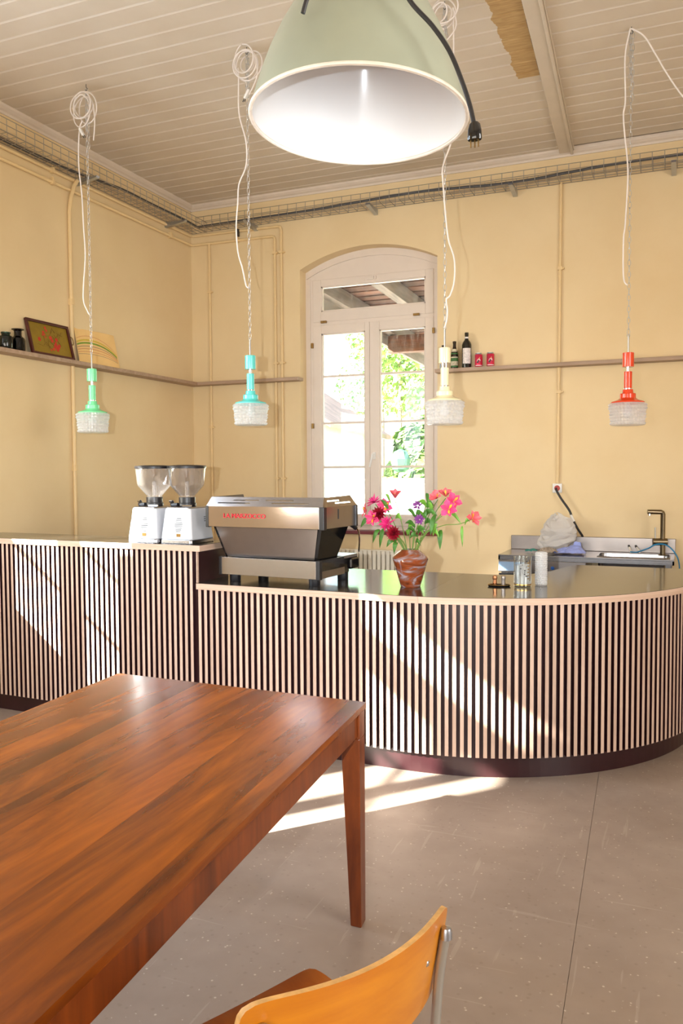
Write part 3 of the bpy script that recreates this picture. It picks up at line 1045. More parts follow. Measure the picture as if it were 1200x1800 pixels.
def pendant(color, label, x, y, zrod, zbot, cord, coil, extra=None, collar=False, tint=None):
    t = thing('pendant_lamp', label, 'lamp', (x, y, zbot), group='glass pendant lamps on chains')
    enamel = plain(color + '_lamp_enamel', tint, 0.22, spec=0.6, var=0.02, coat=0.3)
    H = zrod - zbot
    g = H - 0.527
    b = MB()
    # ribbed pressed glass, built as rows of beads
    rows, per = 7, 4
    prof = []
    for k in range(rows * per + 1):
        z = 0.004 + 0.126 * k / (rows * per)
        base = 0.0925 + 0.006 * (k / (rows * per))
        belt = (1.0, 0.97, 1.0, 1.0, 0.985, 1.04, 1.03)[min(rows - 1, k // per)]
        prof.append((base * belt * (1 + 0.06 * abs(math.sin(PI * k / per))), z))
    b.lathe([(0.02, 0.0), (0.085, 0.0), (0.098, 0.003)], 40)
    b.lathe(prof, 288, bump=lambda a, jj, zz: 1 + 0.05 * abs(math.sin(a * 16)))
    b.lathe([(prof[-1][0], 0.130), (0.098, 0.1335)], 40)
    b.build('glass_shade', M['cut_glass'], t, smooth=True)
    b = MB()
    b.lathe([(0.001, 0.151), (0.05, 0.151), (0.094, 0.1345), (0.097, 0.130), (0.098, 0.134), (0.094, 0.141), (0.060, 0.153), (0.050, 0.160), (0.046, 0.163), (0.046, 0.186), (0.043, 0.190), (0.032, 0.191), (0.0315, 0.193), (0.029, 0.214), (0.001, 0.214)], 40)
    b.build('cap', enamel, t, smooth=True)
    b = MB(); b.lathe([(0.001, 0.214), (0.0225, 0.214), (0.0225, 0.221), (0.001, 0.221)], 28); b.build('chrome_ring', M['chrome'], t, smooth=True)
    b = MB(); b.lathe([(0.001, 0.221), (0.0235, 0.221), (0.0235, 0.318), (0.022, 0.320), (0.001, 0.320)], 28); b.build('lower_sleeve', enamel, t, smooth=True)
    b = MB(); b.lathe([(0.022, 0.347), (0.0325, 0.347), (0.033, 0.350), (0.033, 0.429), (0.031, 0.431), (0.001, 0.431)], 28, cap0=True); b.build('upper_sleeve', enamel, t, smooth=True)
    b = MB(); b.lathe([(0.009, 0.318), (0.009, 0.350)], 16)
    if collar:
        b.lathe([(0.0215, 0.320), (0.0215, 0.347)], 24)
    b.build('inner_tube', M['chrome'], t, smooth=True)
    b = MB(); b.tube([(0, 0, 0.43), (0, 0, H)], 0.0055, 10); b.torus((0, 0, H + 0.004), 0.008, 0.002, 14, 5, ((1, 0, 0), (0, 0, 1)))
    b.build('rod', M['steel_tube'], t, smooth=True)
    b = MB(); b.lathe([(0.001, 0.045), (0.018, 0.05), (0.026, 0.07), (0.02, 0.1), (0.014, 0.115), (0.014, 0.15)], 18)
    b.build('bulb', M['white_plastic'], t, smooth=True)
    b = chain_links(MB(), 0, 0, H + 0.008, ZC - zbot - 0.03)
    for s in (-1, 1):           # spare chain folded back from the hook
        chain_links(b, s * 0.008, 0.006, ZC - zbot - 0.36 - 0.06 * s, ZC - zbot - 0.03)
    b.build('chain', M['chain'], t)
    b = MB()
    b.tube(smooth_path([(0, 0, ZC - zbot + 0.01), (0, 0, ZC - zbot - 0.018), (0.008, 0, ZC - zbot - 0.03), (0.0, 0, ZC - zbot - 0.042), (-0.008, 0, ZC - zbot - 0.033)], 5), 0.0022, 6)
    b.build('ceiling_hook', M['grey_cable'], t, smooth=True)
    b = MB()
    pts = smooth_path([(cx - x, -0.012, cz - zbot) for cx, cz in cord], 6)
    b.tube(pts, 0.0045, 7)
    b.build('cord', M['white_cord'], t, smooth=True)
    if coil:
        b = MB()
        rnd = random.Random(coil[3])
        cx, cz, rad = coil[0] - x, coil[1] - zbot, coil[2]
        pts = []
        turns = 5
        for k in range(turns * 16 + 1):
            a = 2 * PI * k / 16
            tt = k // 16
            if k % 16 == 0:
                rr, ox, oz, el = rad * rnd.uniform(0.6, 1.1), rnd.uniform(-0.3, 0.3) * rad, rnd.uniform(-0.35, 0.15) * rad, rnd.uniform(0.95, 1.35)
            if k == 0:
                cur = (rr, ox, oz, el)
            cur = tuple(0.75 * c_ + 0.25 * n_ for c_, n_ in zip(cur, (rr, ox, oz, el)))
            pts.append((cx + cur[1] + cur[0] * math.sin(a), -0.02 + 0.03 * math.sin(a * 0.37 + coil[3]), cz + cur[2] + cur[0] * cur[3] * math.cos(a)))
        b.tube(smooth_path(pts, 2), 0.0042, 6)
        b.build('cord_coil', M['white_cord'], t, smooth=True)
        # the loose end with its plug
        b = MB()
        ex, ez = cx + coil[4][0], cz + coil[4][1]
        b.tube(smooth_path([(cx + rad * 0.9, -0.02, cz), (cx + rad * 1.0, -0.02, (cz + ez) / 2), (ex, -0.02, ez)], 6), 0.004, 6)
        b.build('loose_end', M['white_cord'], t, smooth=True)
        b = MB()
        px, pz = cx + coil[5][0], cz + coil[5][1]
        b.bar((px, -0.02, pz), (px + coil[5][2], -0.02, pz - 0.05), 0.024, 0.016)
        po_ = b.build('plug', M['white_plastic'], t, bevel=0.004)
        b = MB()
        for s in (-0.006, 0.006):
            b.tube([(px + coil[5][2] + s, -0.02, pz - 0.05), (px + coil[5][2] * 1.3 + s, -0.02, pz - 0.066)], 0.0028, 6)
        b.build('plug_pins', M['black_plastic'], po_)
    if extra:
        b = MB()
        b.tube(smooth_path([(cx - x, -0.01, cz - zbot) for cx, cz in extra], 6), 0.0045, 7)
        b.build('cord_tail', M['white_cord'], t, smooth=True)
    return t


pendant('mint', 'mint green capped pendant lamp with pressed glass shade, hanging before the rainbow drawing', -3.708, 4.55, 2.358, 1.829,
        [(-3.735, 3.90), (-3.759, 3.852), (-3.771, 3.727), (-3.77, 3.584), (-3.751, 3.413), (-3.742, 3.205), (-3.733, 3.015), (-3.752, 2.828), (-3.755, 2.715), (-3.723, 2.644), (-3.708, 2.62)],
        (-3.715, 3.99, 0.088, 3, (0.075, -0.235), (-0.035, -0.14, 0.03)), tint=lin(122, 224, 158))
pendant('teal', 'turquoise capped pendant lamp with pressed glass shade, hanging before the short empty shelf', -2.494, 4.55, 2.376, 1.846,
        [(-2.55, 4.02), (-2.546, 3.967), (-2.546, 3.752), (-2.5, 3.574), (-2.501, 3.431), (-2.552, 3.324), (-2.562, 3.212), (-2.575, 3.068), (-2.564, 2.911), (-2.535, 2.814), (-2.511, 2.708), (-2.494, 2.69)],
        (-2.500, 4.045, 0.085, 11, (0.03, -0.20), (0.03, -0.17, -0.03)), tint=lin(96, 212, 204))
pendant('cream', 'cream capped pendant lamp with pressed glass shade, hanging before the window and bottle shelf', -1.254, 4.55, 2.353, 1.816,
        [(-1.205, 4.09), (-1.201, 4.04), (-1.201, 3.738), (-1.204, 3.527), (-1.214, 3.377), (-1.252, 3.275), (-1.265, 3.221), (-1.262, 3.17), (-1.252, 3.038), (-1.231, 2.848), (-1.197, 2.732), (-1.197, 2.61), (-1.221, 2.534), (-1.242, 2.513), (-1.236, 2.456), (-1.239, 2.403), (-1.252, 2.356)],
        (-1.262, 4.07, 0.072, 23, (-0.04, -0.20), (0.0, -0.16, -0.02)), collar=True, tint=lin(240, 226, 184))
pendant('orange', 'orange red capped pendant lamp with pressed glass shade, hanging over the curved counter end', -0.319, 5.23, 2.350, 1.821,
        [(-0.325, 4.125), (-0.329, 4.11), (-0.353, 3.972), (-0.349, 3.723), (-0.359, 3.64), (-0.35, 3.514), (-0.336, 3.387), (-0.331, 3.261), (-0.343, 3.002), (-0.351, 2.93), (-0.352, 2.757), (-0.345, 2.673), (-0.326, 2.648)],
        None, extra=[(-0.325, 4.125), (-0.304, 4.115), (-0.246, 4.063), (-0.184, 3.949), (-0.125, 3.835), (-0.037, 3.688), (0.085, 3.528), (0.3, 3.40), (0.7, 3.5), (1.1, 3.75)], tint=lin(224, 66, 24))

# ------------------------------------------------------------------ large enamelled factory lamp near the camera
fl = thing('factory_lamp', 'large sage green enamelled factory lamp with white inside', 'lamp', (-0.632, 1.627, 2.279))
tilt_f, tilt_r = 0.030, 0.035
nrm = Vector((0, 0, 1)) + Vector((-math.sin(YAW), math.cos(YAW), 0)) * tilt_f + Vector((math.cos(YAW), math.sin(YAW), 0)) * tilt_r
fl.rotation_mode = 'QUATERNION'
fl.rotation_quaternion = Vector((0, 0, 1)).rotation_difference(nrm.normalized())
shape = [(0.2215, 0.000), (0.214, 0.030), (0.203, 0.070), (0.186, 0.120), (0.165, 0.168), (0.140, 0.215), (0.112, 0.258), (0.088, 0.290), (0.074, 0.315), (0.070, 0.33)]
MB().lathe([(r + 0.0022, z) for r, z in shape], 72).build('shade', M['lamp_green'], fl, smooth=True)
MB().lathe([(r, z) for r, z in shape] + [(0.03, 0.34), (0.001, 0.34)], 72).build('enamel_inside', M['lamp_white'], fl, smooth=True)
b = MB(); b.torus((0, 0, 0.0), 0.2225, 0.0042, 72, 8); b.build('rim', M['lamp_rim'], fl, smooth=True)
MB().lathe([(0.074, 0.325), (0.074, 0.36), (0.055, 0.38), (0.055, 0.47), (0.03, 0.50), (0.012, 0.51), (0.012, 1.90)], 28).build('suspension', M['grey_cable'], fl, smooth=True)
b = MB(); b.lathe([(0.001, 0.34), (0.02, 0.34), (0.02, 0.30), (0.001, 0.30)], 20); b.build('socket', M['white_plastic'], fl, smooth=True)

pc = thing('lamp_cable', 'black cable with a moulded plug draped over the green factory lamp', 'cable', (-0.36, 1.508, 2.16))
o_ = Vector((-0.36, 1.508, 2.16))
b = MB()
b.tube(smooth_path([Vector(p) - o_ for p in [(-0.652, 1.402, 2.385), (-0.640, 1.405, 2.42), (-0.615, 1.43, 2.49), (-0.56, 1.46, 2.525), (-0.505, 1.472, 2.475), (-0.472, 1.474, 2.406), (-0.433, 1.488, 2.359), (-0.404, 1.498, 2.313), (-0.382, 1.504, 2.257), (-0.369, 1.508, 2.215), (-0.361, 1.508, 2.180)]], 8), 0.0042, 8)
b.build('cable', M['black_cable'], pc, smooth=True)
b = MB()
sec = [(0.006, 0.024), (0.010, 0.020), (0.0125, 0.010), (0.0135, -0.006), (0.0125, -0.008)]
b.lathe([(r, z) for r, z in sec], 16, cap0=True, cap1=True)
b.xform(Matrix.Diagonal((1.0, 0.7, 1.0, 1.0)))
pb = b.build('plug', M['black_gloss'], pc, smooth=True)
b = MB()
for s in (-0.007, 0.0, 0.007):
    b.tube([(s, 0.002 if s == 0 else 0, -0.008), (s, 0.002 if s == 0 else 0, -0.021)], 0.0013, 6)
b.build('plug_pins', M['brass'], pb)

# ------------------------------------------------------------------ bar counter: front line straight, then a wide curve
ARC_C, ARC_R = Vector((-1.30, 5.41)), 1.42
E_F = Vector((1.0, -0.036)).normalized()
N_F = Vector((E_F.y, -E_F.x))                 # towards the guests
ARC_A0 = math.atan2(N_F.y, N_F.x)             # about -92 degrees
ARC_LEN = ARC_R * (0 - ARC_A0)
S0 = ARC_C + N_F * ARC_R


def front(s, off=0.0):
    """point on the counter front; off > 0 towards the guests"""
    if s <= 0:
        p, n = S0 + E_F * s, N_F
    elif s <= ARC_LEN:
        a = ARC_A0 + s / ARC_R
        n = Vector((math.cos(a), math.sin(a)))
        p = ARC_C + n * ARC_R
    else:
        n = Vector((1, 0))
        p = ARC_C + Vector((ARC_R, s - ARC_LEN))
    return p + n * off, n


def s_of_x(x):
    return (x - S0.x) / E_F.x


Z_TALL, Z_LOW, Z_KICK = 1.141, 0.924, 0.114
TOP_T = 0.036
S_WALL, S_STEP = s_of_x(XL + 0.004), s_of_x(-2.572)
S_END = ARC_LEN + 0.28
PITCH_S, SLAT_W, SLAT_D = 0.0385, 0.0190, 0.020


def slab(pts, z0, z1, name, mat, parent, bevel=0.0):
    return MB().quad_prism([(p[0], p[1], z0) for p in pts], [(p[0], p[1], z1) for p in pts]).build(name, mat, parent, bevel=bevel)


def slat_mesh(h):
    # strips of film faced plywood: pale veneer edge to the front, dark film on the flanks
    me = MB().box(-SLAT_W / 2, SLAT_W / 2, -SLAT_D, 0, 0, h).mesh('slat', M['slat'])
    me.materials.append(M['aubergine'])
    for p in me.polygons:
        if abs(p.normal.x) > 0.9:
            p.material_index = 1
    return me


def add_slats(parent, me, s0, s1):
    n = int((s1 - s0) / PITCH_S)
    for k in range(n + 1):
        s = s0 + PITCH_S * k
        p, nn = front(s)
        o = bpy.data.objects.new('slat', me)
        COL.objects.link(o)
        o.parent = parent
        o.location = (p.x, p.y, Z_KICK)
        # local -y... the slat's outer face is y = 0 and it reaches back along +local depth
        o.rotation_euler = (0, 0, math.atan2(nn.y, nn.x) - PI / 2)


tall = thing('bar_counter', 'tall straight bar counter clad in pale upright slats, under the two grinders', 'counter')
pts = [front(S_WALL, -SLAT_D)[0], front(S_STEP, -SLAT_D)[0], Vector((-2.572, 4.385)), Vector((XL + 0.004, 4.47))]
slab(pts, Z_KICK - 0.01, Z_TALL - TOP_T, 'body', M['aubergine'], tall)
pts = [front(S_WALL, -0.048)[0], front(S_STEP, -0.048)[0], Vector((-2.572, 4.36)), Vector((XL + 0.004, 4.44))]
slab(pts, 0, Z_KICK - 0.01, 'kick_plate', M['aubergine'], tall)
add_slats(tall, slat_mesh(Z_TALL - TOP_T - Z_KICK), S_WALL + 0.012, S_STEP - 0.02)
p_, n_ = front(S_STEP - 0.004, 0.0)
MB().box(p_.x - 0.0025, p_.x + 0.0025, p_.y + 0.002, p_.y + 0.03, Z_LOW, Z_TALL - TOP_T).build('edge_band', M['ply_edge'], tall)

low = thing('bar_counter', 'low curved bar counter clad in pale upright slats, under the espresso machine and vase', 'counter')


def body_outline(off, back):
    ss = [S_STEP + 0.001, -0.6, 0.0] + [ARC_LEN * k / 40 for k in range(1, 41)] + [S_END]
    fr_ = [front(s, off)[0] for s in ss]
    return fr_ + back


back_in = [Vector((-0.60, 5.68)), Vector((-0.66, 5.45)), Vector((-0.72, 5.20)), Vector((-0.82, 5.03)), Vector((-0.98, 4.92)), Vector((-2.571, 4.92))]
slab(body_outline(-SLAT_D, back_in), Z_KICK - 0.01, Z_LOW - TOP_T, 'body', M['aubergine'], low)
slab(body_outline(-0.048, back_in), 0, Z_KICK - 0.01, 'kick_plate', M['aubergine'], low)
add_slats(low, slat_mesh(Z_LOW - TOP_T - Z_KICK), S_STEP + 0.016, S_END - 0.01)

wt = thing('bar_worktop', 'dark linoleum worktop with plywood edge on the tall counter', 'worktop')
pts = [front(S_WALL, 0.012)[0], front(s_of_x(-2.545), 0.012)[0], Vector((-2.552, 4.40)), Vector((XL + 0.004, 4.49))]
slab(pts, Z_TALL - TOP_T, Z_TALL - 0.002, 'plywood_core', M['ply_edge'], wt)
slab(pts, Z_TALL - 0.002, Z_TALL, 'linoleum_surface', M['worktop'], wt)

wt = thing('bar_worktop', 'dark linoleum worktop with plywood edge, wide and rounded, under the vase', 'worktop')
ss = [s_of_x(-2.572), -1.0, -0.5, s_of_x(-1.2375)]
pa = [front(s, 0.012)[0] for s in [s_of_x(-2.572), -0.8, -0.3, -0.0]]
pa_end = front(0.1135, 0.012)[0]
ptsA = pa + [front(0.055, 0.012)[0], pa_end, Vector((-1.2465, 4.978)), Vector((-2.572, 5.005))]
ptsB = [front(0.1145, 0.012)[0]] + [front(0.1145 + (ARC_LEN - 0.1145) * k / 48, 0.012)[0] for k in range(1, 49)] + [front(S_END, 0.012)[0]]
ptsB += [Vector((-0.66, 5.69)), Vector((-0.70, 5.60)), Vector((-0.733, 5.457)), Vector((-0.765, 5.30)), Vector((-0.80, 5.19)), Vector((-0.87, 5.09)), Vector((-0.95, 5.02)), Vector((-1.06, 4.985)), Vector((-1.2455, 4.978))]
for pts in (ptsA, ptsB):
    slab(pts, Z_LOW - TOP_T, Z_LOW - 0.002, 'plywood_core', M['ply_edge'], wt)
    slab(pts, Z_LOW - 0.002, Z_LOW, 'linoleum_surface', M['worktop'], wt)

# ------------------------------------------------------------------ espresso machine (its back faces the room)
em = thing('espresso_machine', 'large stainless espresso machine with red lettering on the counter', 'espresso machine', (-1.86, 4.085, Z_LOW), math.radians(-5))
for x, y in ((-0.56, 0.06), (-0.03, 0.06), (-0.56, 0.36), (-0.02, 0.38)):
    MB().lathe([(0.030, 0.0), (0.032, 0.004), (0.032, 0.046)], 20, center=(x, y, 0), cap0=True, cap1=True).build('foot', M['black_plastic'], em, smooth=True)
# lower tray section
MB().box(-0.612, 0.012, 0.003, 0.40, 0.044, 0.140).build('base_housing', M['black_gloss'], em, bevel=0.004)
MB().box(-0.612, 0.012, 0.0, 0.004, 0.044, 0.143).build('base_panel', M['steel'], em, bevel=0.001)
for x0, x1 in ((-0.632, -0.612), (0.012, 0.036)):
    MB().box(x0, x1, -0.003, 0.03, 0.040, 0.146).build('corner_post', M['black_plastic'], em, bevel=0.003)
MB().box(0.030, 0.034, 0.03, 0.30, 0.046, 0.085).build('side_strip', M['steel_warm'], em)
MB().box(0.012, 0.031, 0.03, 0.30, 0.046, 0.146).build('side_panel', M['black_gloss'], em)
MB().box(-0.60, 0.03, 0.40, 0.50, 0.06, 0.128).build('drip_tray', M['black_gloss'], em, bevel=0.012)
MB().box(-0.59, 0.022, 0.31, 0.49, 0.128, 0.146).build('drip_grate', M['steel'], em, bevel=0.002)
# slanting middle panel
MB().quad_prism([(-0.602, 0.030, 0.143), (0.004, 0.030, 0.143), (0.004, 0.26, 0.143), (-0.602, 0.26, 0.143)],
                [(-0.655, -0.015, 0.320), (0.058, -0.015, 0.320), (0.058, 0.30, 0.320), (-0.655, 0.30, 0.320)]).build('body', M['black_gloss'], em)
MB().quad_prism([(-0.588, 0.026, 0.146), (-0.012, 0.026, 0.146), (-0.012, 0.0265, 0.1465), (-0.588, 0.0265, 0.1465)],
                [(-0.635, -0.020, 0.318), (0.036, -0.020, 0.318), (0.036, -0.0195, 0.319), (-0.635, -0.0195, 0.319)]).build('back_panel', M['steel_warm'], em)
# upper housing
MB().box(-0.664, 0.072, -0.046, 0.355, 0.322, 0.437).build('upper_housing', M['black_plastic'], em)
MB().box(-0.664, 0.062, -0.051, -0.046, 0.322, 0.440).build('front_panel', M['steel_mirror'], em, bevel=0.001)
MB().box(0.072, 0.078, -0.02, 0.34, 0.322, 0.440).build('side_panel', M['steel_warm'], em, bevel=0.001)
for x0, x1, y0, y1 in ((-0.684, -0.664, -0.054, 0.0), (0.062, 0.094, -0.054, -0.02), (0.072, 0.09, 0.340, 0.362), (-0.684, -0.664, 0.340, 0.362)):
    MB().box(x0, x1, y0, y1, 0.318, 0.441).build('corner_post', M['black_plastic'], em, bevel=0.003)


def slotted(p00, p10, p11, p01, nu, nv, holes, name, mat):
    """plate spanned by four corners with rectangular slots"""
    b = MB()
    c = [Vector(p) for p in (p00, p10, p11, p01)]

    def at(u, v):
        return c[0] * (1 - u) * (1 - v) + c[1] * u * (1 - v) + c[2] * u * v + c[3] * (1 - u) * v
    us = sorted(set([0, 1] + [h for q in holes for h in q[:2]]))
    vs = sorted(set([0, 1] + [h for q in holes for h in q[2:]]))
    for u0, u1 in zip(us, us[1:]):
        for v0, v1 in zip(vs, vs[1:]):
            mu, mv = (u0 + u1) / 2, (v0 + v1) / 2
            if any(h[0] < mu < h[1] and h[2] < mv < h[3] for h in holes):
                continue
            b.poly([at(u0, v0), at(u1, v0), at(u1, v1), at(u0, v1)])
    o = b.build(name, mat, em, fix=False)
    s = o.modifiers.new('plate', 'SOLIDIFY')
    s.thickness = 0.003
    return o


lng = [(0.09, 0.38, 0.30, 0.40), (0.22, 0.45, 0.62, 0.70), (0.51, 0.75, 0.62, 0.70), (0.57, 0.88, 0.30, 0.40)]
sho = [(0.12, 0.52, 0.55, 0.68), (0.36, 0.86, 0.30, 0.42)]
slotted((-0.680, -0.050, 0.440), (0.086, -0.050, 0.440), (0.076, -0.022, 0.492), (-0.660, -0.022, 0.492), 1, 1, lng, 'cup_rail', M['steel'])
slotted((0.088, -0.045, 0.440), (0.088, 0.355, 0.440), (0.070, 0.300, 0.498), (0.072, -0.020, 0.492), 1, 1, sho, 'cup_rail', M['steel_warm'])
slotted((-0.682, 0.355, 0.440), (-0.682, -0.045, 0.440), (-0.664, -0.020, 0.492), (-0.664, 0.300, 0.498), 1, 1, sho, 'cup_rail', M['steel'])
MB().box(-0.66, 0.07, 0.0, 0.33, 0.437, 0.446).build('cup_tray', M['steel'], em)
MB().box(0.0785, 0.080, 0.135, 0.145, 0.37, 0.425).build('panel_slot', M['vent_dark'], em)
text('lettering', 'LA MARZOCCO', M['red'], em, (-0.560, -0.0535, 0.374), 0.036, (PI / 2, 0, 0), 0.002, 1.10)
b = MB()
b.tube(smooth_path([(0.03, 0.37, 0.33), (0.045, 0.40, 0.318), (0.06, 0.43, 0.28), (0.06, 0.44, 0.22), (0.05, 0.45, 0.16)], 6), 0.005, 8)
wnd = b.build('steam_wand', M['chrome'], em, smooth=True)
b = MB(); b.tube([(0.03, 0.372, 0.332), (0.050, 0.415, 0.300)], 0.013, 10); b.build('wand_grip', M['black_plastic'], wnd, smooth=True)

# ------------------------------------------------------------------ two coffee grinders


def grinder(label, x, y, rz):
    g = thing('coffee_grinder', label, 'coffee grinder', (x, y, Z_TALL), rz, 'coffee grinders on the tall counter')

    def sect(hw, hd, ch, z):
        return [(-hw + ch * .4, -hd, z), (hw - ch * .2, -hd, z), (hw, -hd + ch * .2, z), (hw, hd - ch * .5, z), (hw - ch * .5, hd, z), (-hw, hd, z), (-hw, -hd + ch * .4, z)]
    MB().quad_prism(sect(0.118, 0.13, 0.06, 0.0), sect(0.117, 0.129, 0.06, 0.022)).build('plinth', M['steel'], g, bevel=0.003)
    body = MB().quad_prism(sect(0.116, 0.128, 0.06, 0.022), sect(0.096, 0.105, 0.05, 0.205)).build('body', M['grinder'], g, bevel=0.006)
    lid = MB().quad_prism(sect(0.094, 0.103, 0.05, 0.205), sect(0.088, 0.097, 0.048, 0.213)).build('top_cover', M['steel'], g, bevel=0.004)
    # vent slots on the front and on the flank
    for k in range(8):
        z = 0.070 + 0.011 * k
        f = (z - 0.022) / 0.183
        hd = 0.128 - 0.023 * f
        w_ = 0.030 - 0.004 * abs(k - 3.5)
        MB().bar((0.022 - w_, -hd - 0.0008, z), (0.022 + w_, -hd - 0.0008, z), 0.0025, 0.0035).build('vent', M['vent_dark'], body)
    for k in range(3):
        z = 0.128 + 0.012 * k
        f = (z - 0.022) / 0.183
        hw = 0.116 - 0.020 * f
        MB().bar((hw + 0.0008, 0.022, z), (hw + 0.0008, 0.088, z), 0.0025, 0.0035).build('vent', M['vent_dark'], body)
    MB().box(0.012, 0.040, -0.1275, -0.1245, 0.040, 0.058).build('badge', M['brass'], body)
    # collar, hopper, lid
    MB().lathe([(0.050, 0.213), (0.054, 0.218), (0.054, 0.232), (0.049, 0.236), (0.049, 0.268), (0.001, 0.268)], 28, center=(0, 0.0, 0)).build('collar', M['black_plastic'], g, smooth=True)
    b = MB()
    b.tube(smooth_path([(-0.03, -0.05, 0.225), (-0.07, -0.05, 0.222), (-0.085, -0.03, 0.235)], 5), 0.012, 8)
    b.build('grind_lever', M['black_plastic'], g, smooth=True)
    b = MB(); b.tube([(-0.085, -0.03, 0.243), (-0.112, -0.02, 0.243)], 0.0075, 10); b.build('lever_knob', M['chrome'], g, smooth=True)
    b = MB(); b.tube([(0.02, -0.075, 0.219), (0.085, -0.068, 0.219)], 0.006, 8); b.build('guard_rod', M['chrome'], g, smooth=True)
    hop = [(0.044, 0.268), (0.046, 0.276), (0.096, 0.334), (0.1015, 0.345), (0.112, 0.444)]
    MB().lathe(hop + [(0.1095, 0.444), (0.099, 0.345), (0.094, 0.336), (0.0435, 0.278)], 40).build('hopper', M['hopper'], g, smooth=True)
    b = MB()
    b.lathe([(0.014, 0.27), (0.012, 0.36), (0.001, 0.366)], 14)
    b.build('hopper_stem', M['hopper'], g, smooth=True)
    MB().lathe([(0.1095, 0.440), (0.115, 0.440), (0.116, 0.452), (0.113, 0.456), (0.06, 0.461), (0.001, 0.462)], 40, cap0=True).build('hopper_lid', M['black_plastic'], g, smooth=True)
    b = MB()
    b.box(-0.03, 0.03, 0.105, 0.16, 0.06, 0.20)
    b.build('doser', M['black_gloss'], g, bevel=0.01)
    return g


grinder('silver coffee grinder on the tall counter, farther from the espresso machine', -2.975, 4.205, math.radians(-6))
grinder('silver coffee grinder on the tall counter, next to the espresso machine', -2.742, 4.205, math.radians(-3))

# ------------------------------------------------------------------ vase and flowers


def marbled():
    t = NT('marbled_glaze')
    v = t.coords('Object', (1, 1, 3.0))
    f = t.noise(v, 7.0, 3, 0.45, 1.6)
    fine = t.noise(t.coords('Object'), 140, 2)
    col = t.ramp(f, [(0.28, lin(92, 38, 18)), (0.46, lin(150, 72, 34)), (0.52, lin(134, 92, 80)), (0.60, lin(168, 152, 158))])
    col = t.mix(t.math('MULTIPLY', fine, 0.25), col, lin(110, 70, 52))
    t.set(color=col, rough=0.10, spec=0.6, coat=0.5)
    return t.m


M['vase'] = marbled()
VX, VY = -1.384, 4.318
va = thing('vase', 'brown and grey marbled ceramic vase holding pink and red flowers', 'vase', (VX, VY, Z_LOW))
MB().lathe([(0.02, 0.0), (0.052, 0.0), (0.055, 0.004), (0.070, 0.055), (0.086, 0.110), (0.098, 0.150), (0.0985, 0.158), (0.094, 0.166), (0.055, 0.197), (0.051, 0.201), (0.050, 0.204), (0.046, 0.204), (0.046, 0.198), (0.08, 0.162), (0.05, 0.03), (0.001, 0.03)], 48, cap0=True).build('body', M['vase'], va, smooth=True)

M['leaf'] = plain('green_leaf', lin(66, 116, 38), 0.45, var=0.3, vscale=30)
M['leaf_pale'] = plain('pale_leaf', lin(106, 158, 54), 0.45, var=0.25, vscale=30)
M['stem'] = plain('green_stem', lin(110, 140, 62), 0.5)
M['pink'] = plain('pink_petal', lin(232, 62, 120), 0.5, var=0.25, vscale=50)
M['magenta'] = plain('magenta_petal', lin(206, 30, 110), 0.5, var=0.2, vscale=50)
M['coral'] = plain('coral_petal', lin(236, 100, 110), 0.5, var=0.25, vscale=50)
M['petal_yellow'] = plain('yellow_throat', lin(240, 190, 40), 0.5, var=0.2, vscale=60)
M['crimson'] = plain('crimson_petal', lin(140, 8, 32), 0.5, var=0.3, vscale=40)
M['purple'] = plain('purple_petal', lin(122, 48, 128), 0.5, var=0.25, vscale=40)


def frame_of(d):
    d = Vector(d).normalized()
    u = d.orthogonal().normalized()
    return Matrix((u, d.cross(u), d)).transposed().to_4x4()


def petal(b, ang, tilt, length, width, cup=0.3, twist=0.0, base=0.004):
    """one petal leaving the z axis"""
    rows = 6
    i = len(b.v)
    for k in range(rows + 1):
        t = k / rows
        w = width * math.sin(PI * (0.12 + 0.82 * t)) ** 0.9 * (0.45 + 0.75 * t if t < 0.7 else 1.2 * (1.02 - t) / 0.32 * 0.8 + 0.1)
        th = tilt + cup * t
        r = base + length * t * math.cos(th)
        z = length * t * math.sin(th)
        for s in (-1, 0, 1):
            lat = s * w / 2
            dz = (abs(s) * 0.22 * w)
            x, yv = r, lat
            b.v.append((x * math.cos(ang) - yv * math.sin(ang), x * math.sin(ang) + yv * math.cos(ang), z + dz))
    for k in range(rows):
        for s in (0, 1):
            a = i + k * 3 + s
            b.f.append((a, a + 1, a + 4, a + 3))
    return b


def leaf(b, a, tip, width, droop=0.02):
    a, tip = Vector(a), Vector(tip)
    d = tip - a
    side = d.cross(Vector((0.3, 1, 0.2)))
    side.normalize()
    i = len(b.v)
    n = 7
    for k in range(n + 1):
        t = k / n
        w = width * math.sin(PI * min(1, 0.08 + 0.92 * t)) ** 0.8
        c = a + d * t + Vector((0, -0.01 * math.sin(PI * t), droop * math.sin(PI * t)))
        b.v += [tuple(c - side * w / 2), tuple(c + Vector((0, -0.003, -0.002))), tuple(c + side * w / 2)]
    for k in range(n):
        for s in (0, 1):
            q = i + k * 3 + s
            b.f.append((q, q + 1, q + 4, q + 3))
    return b


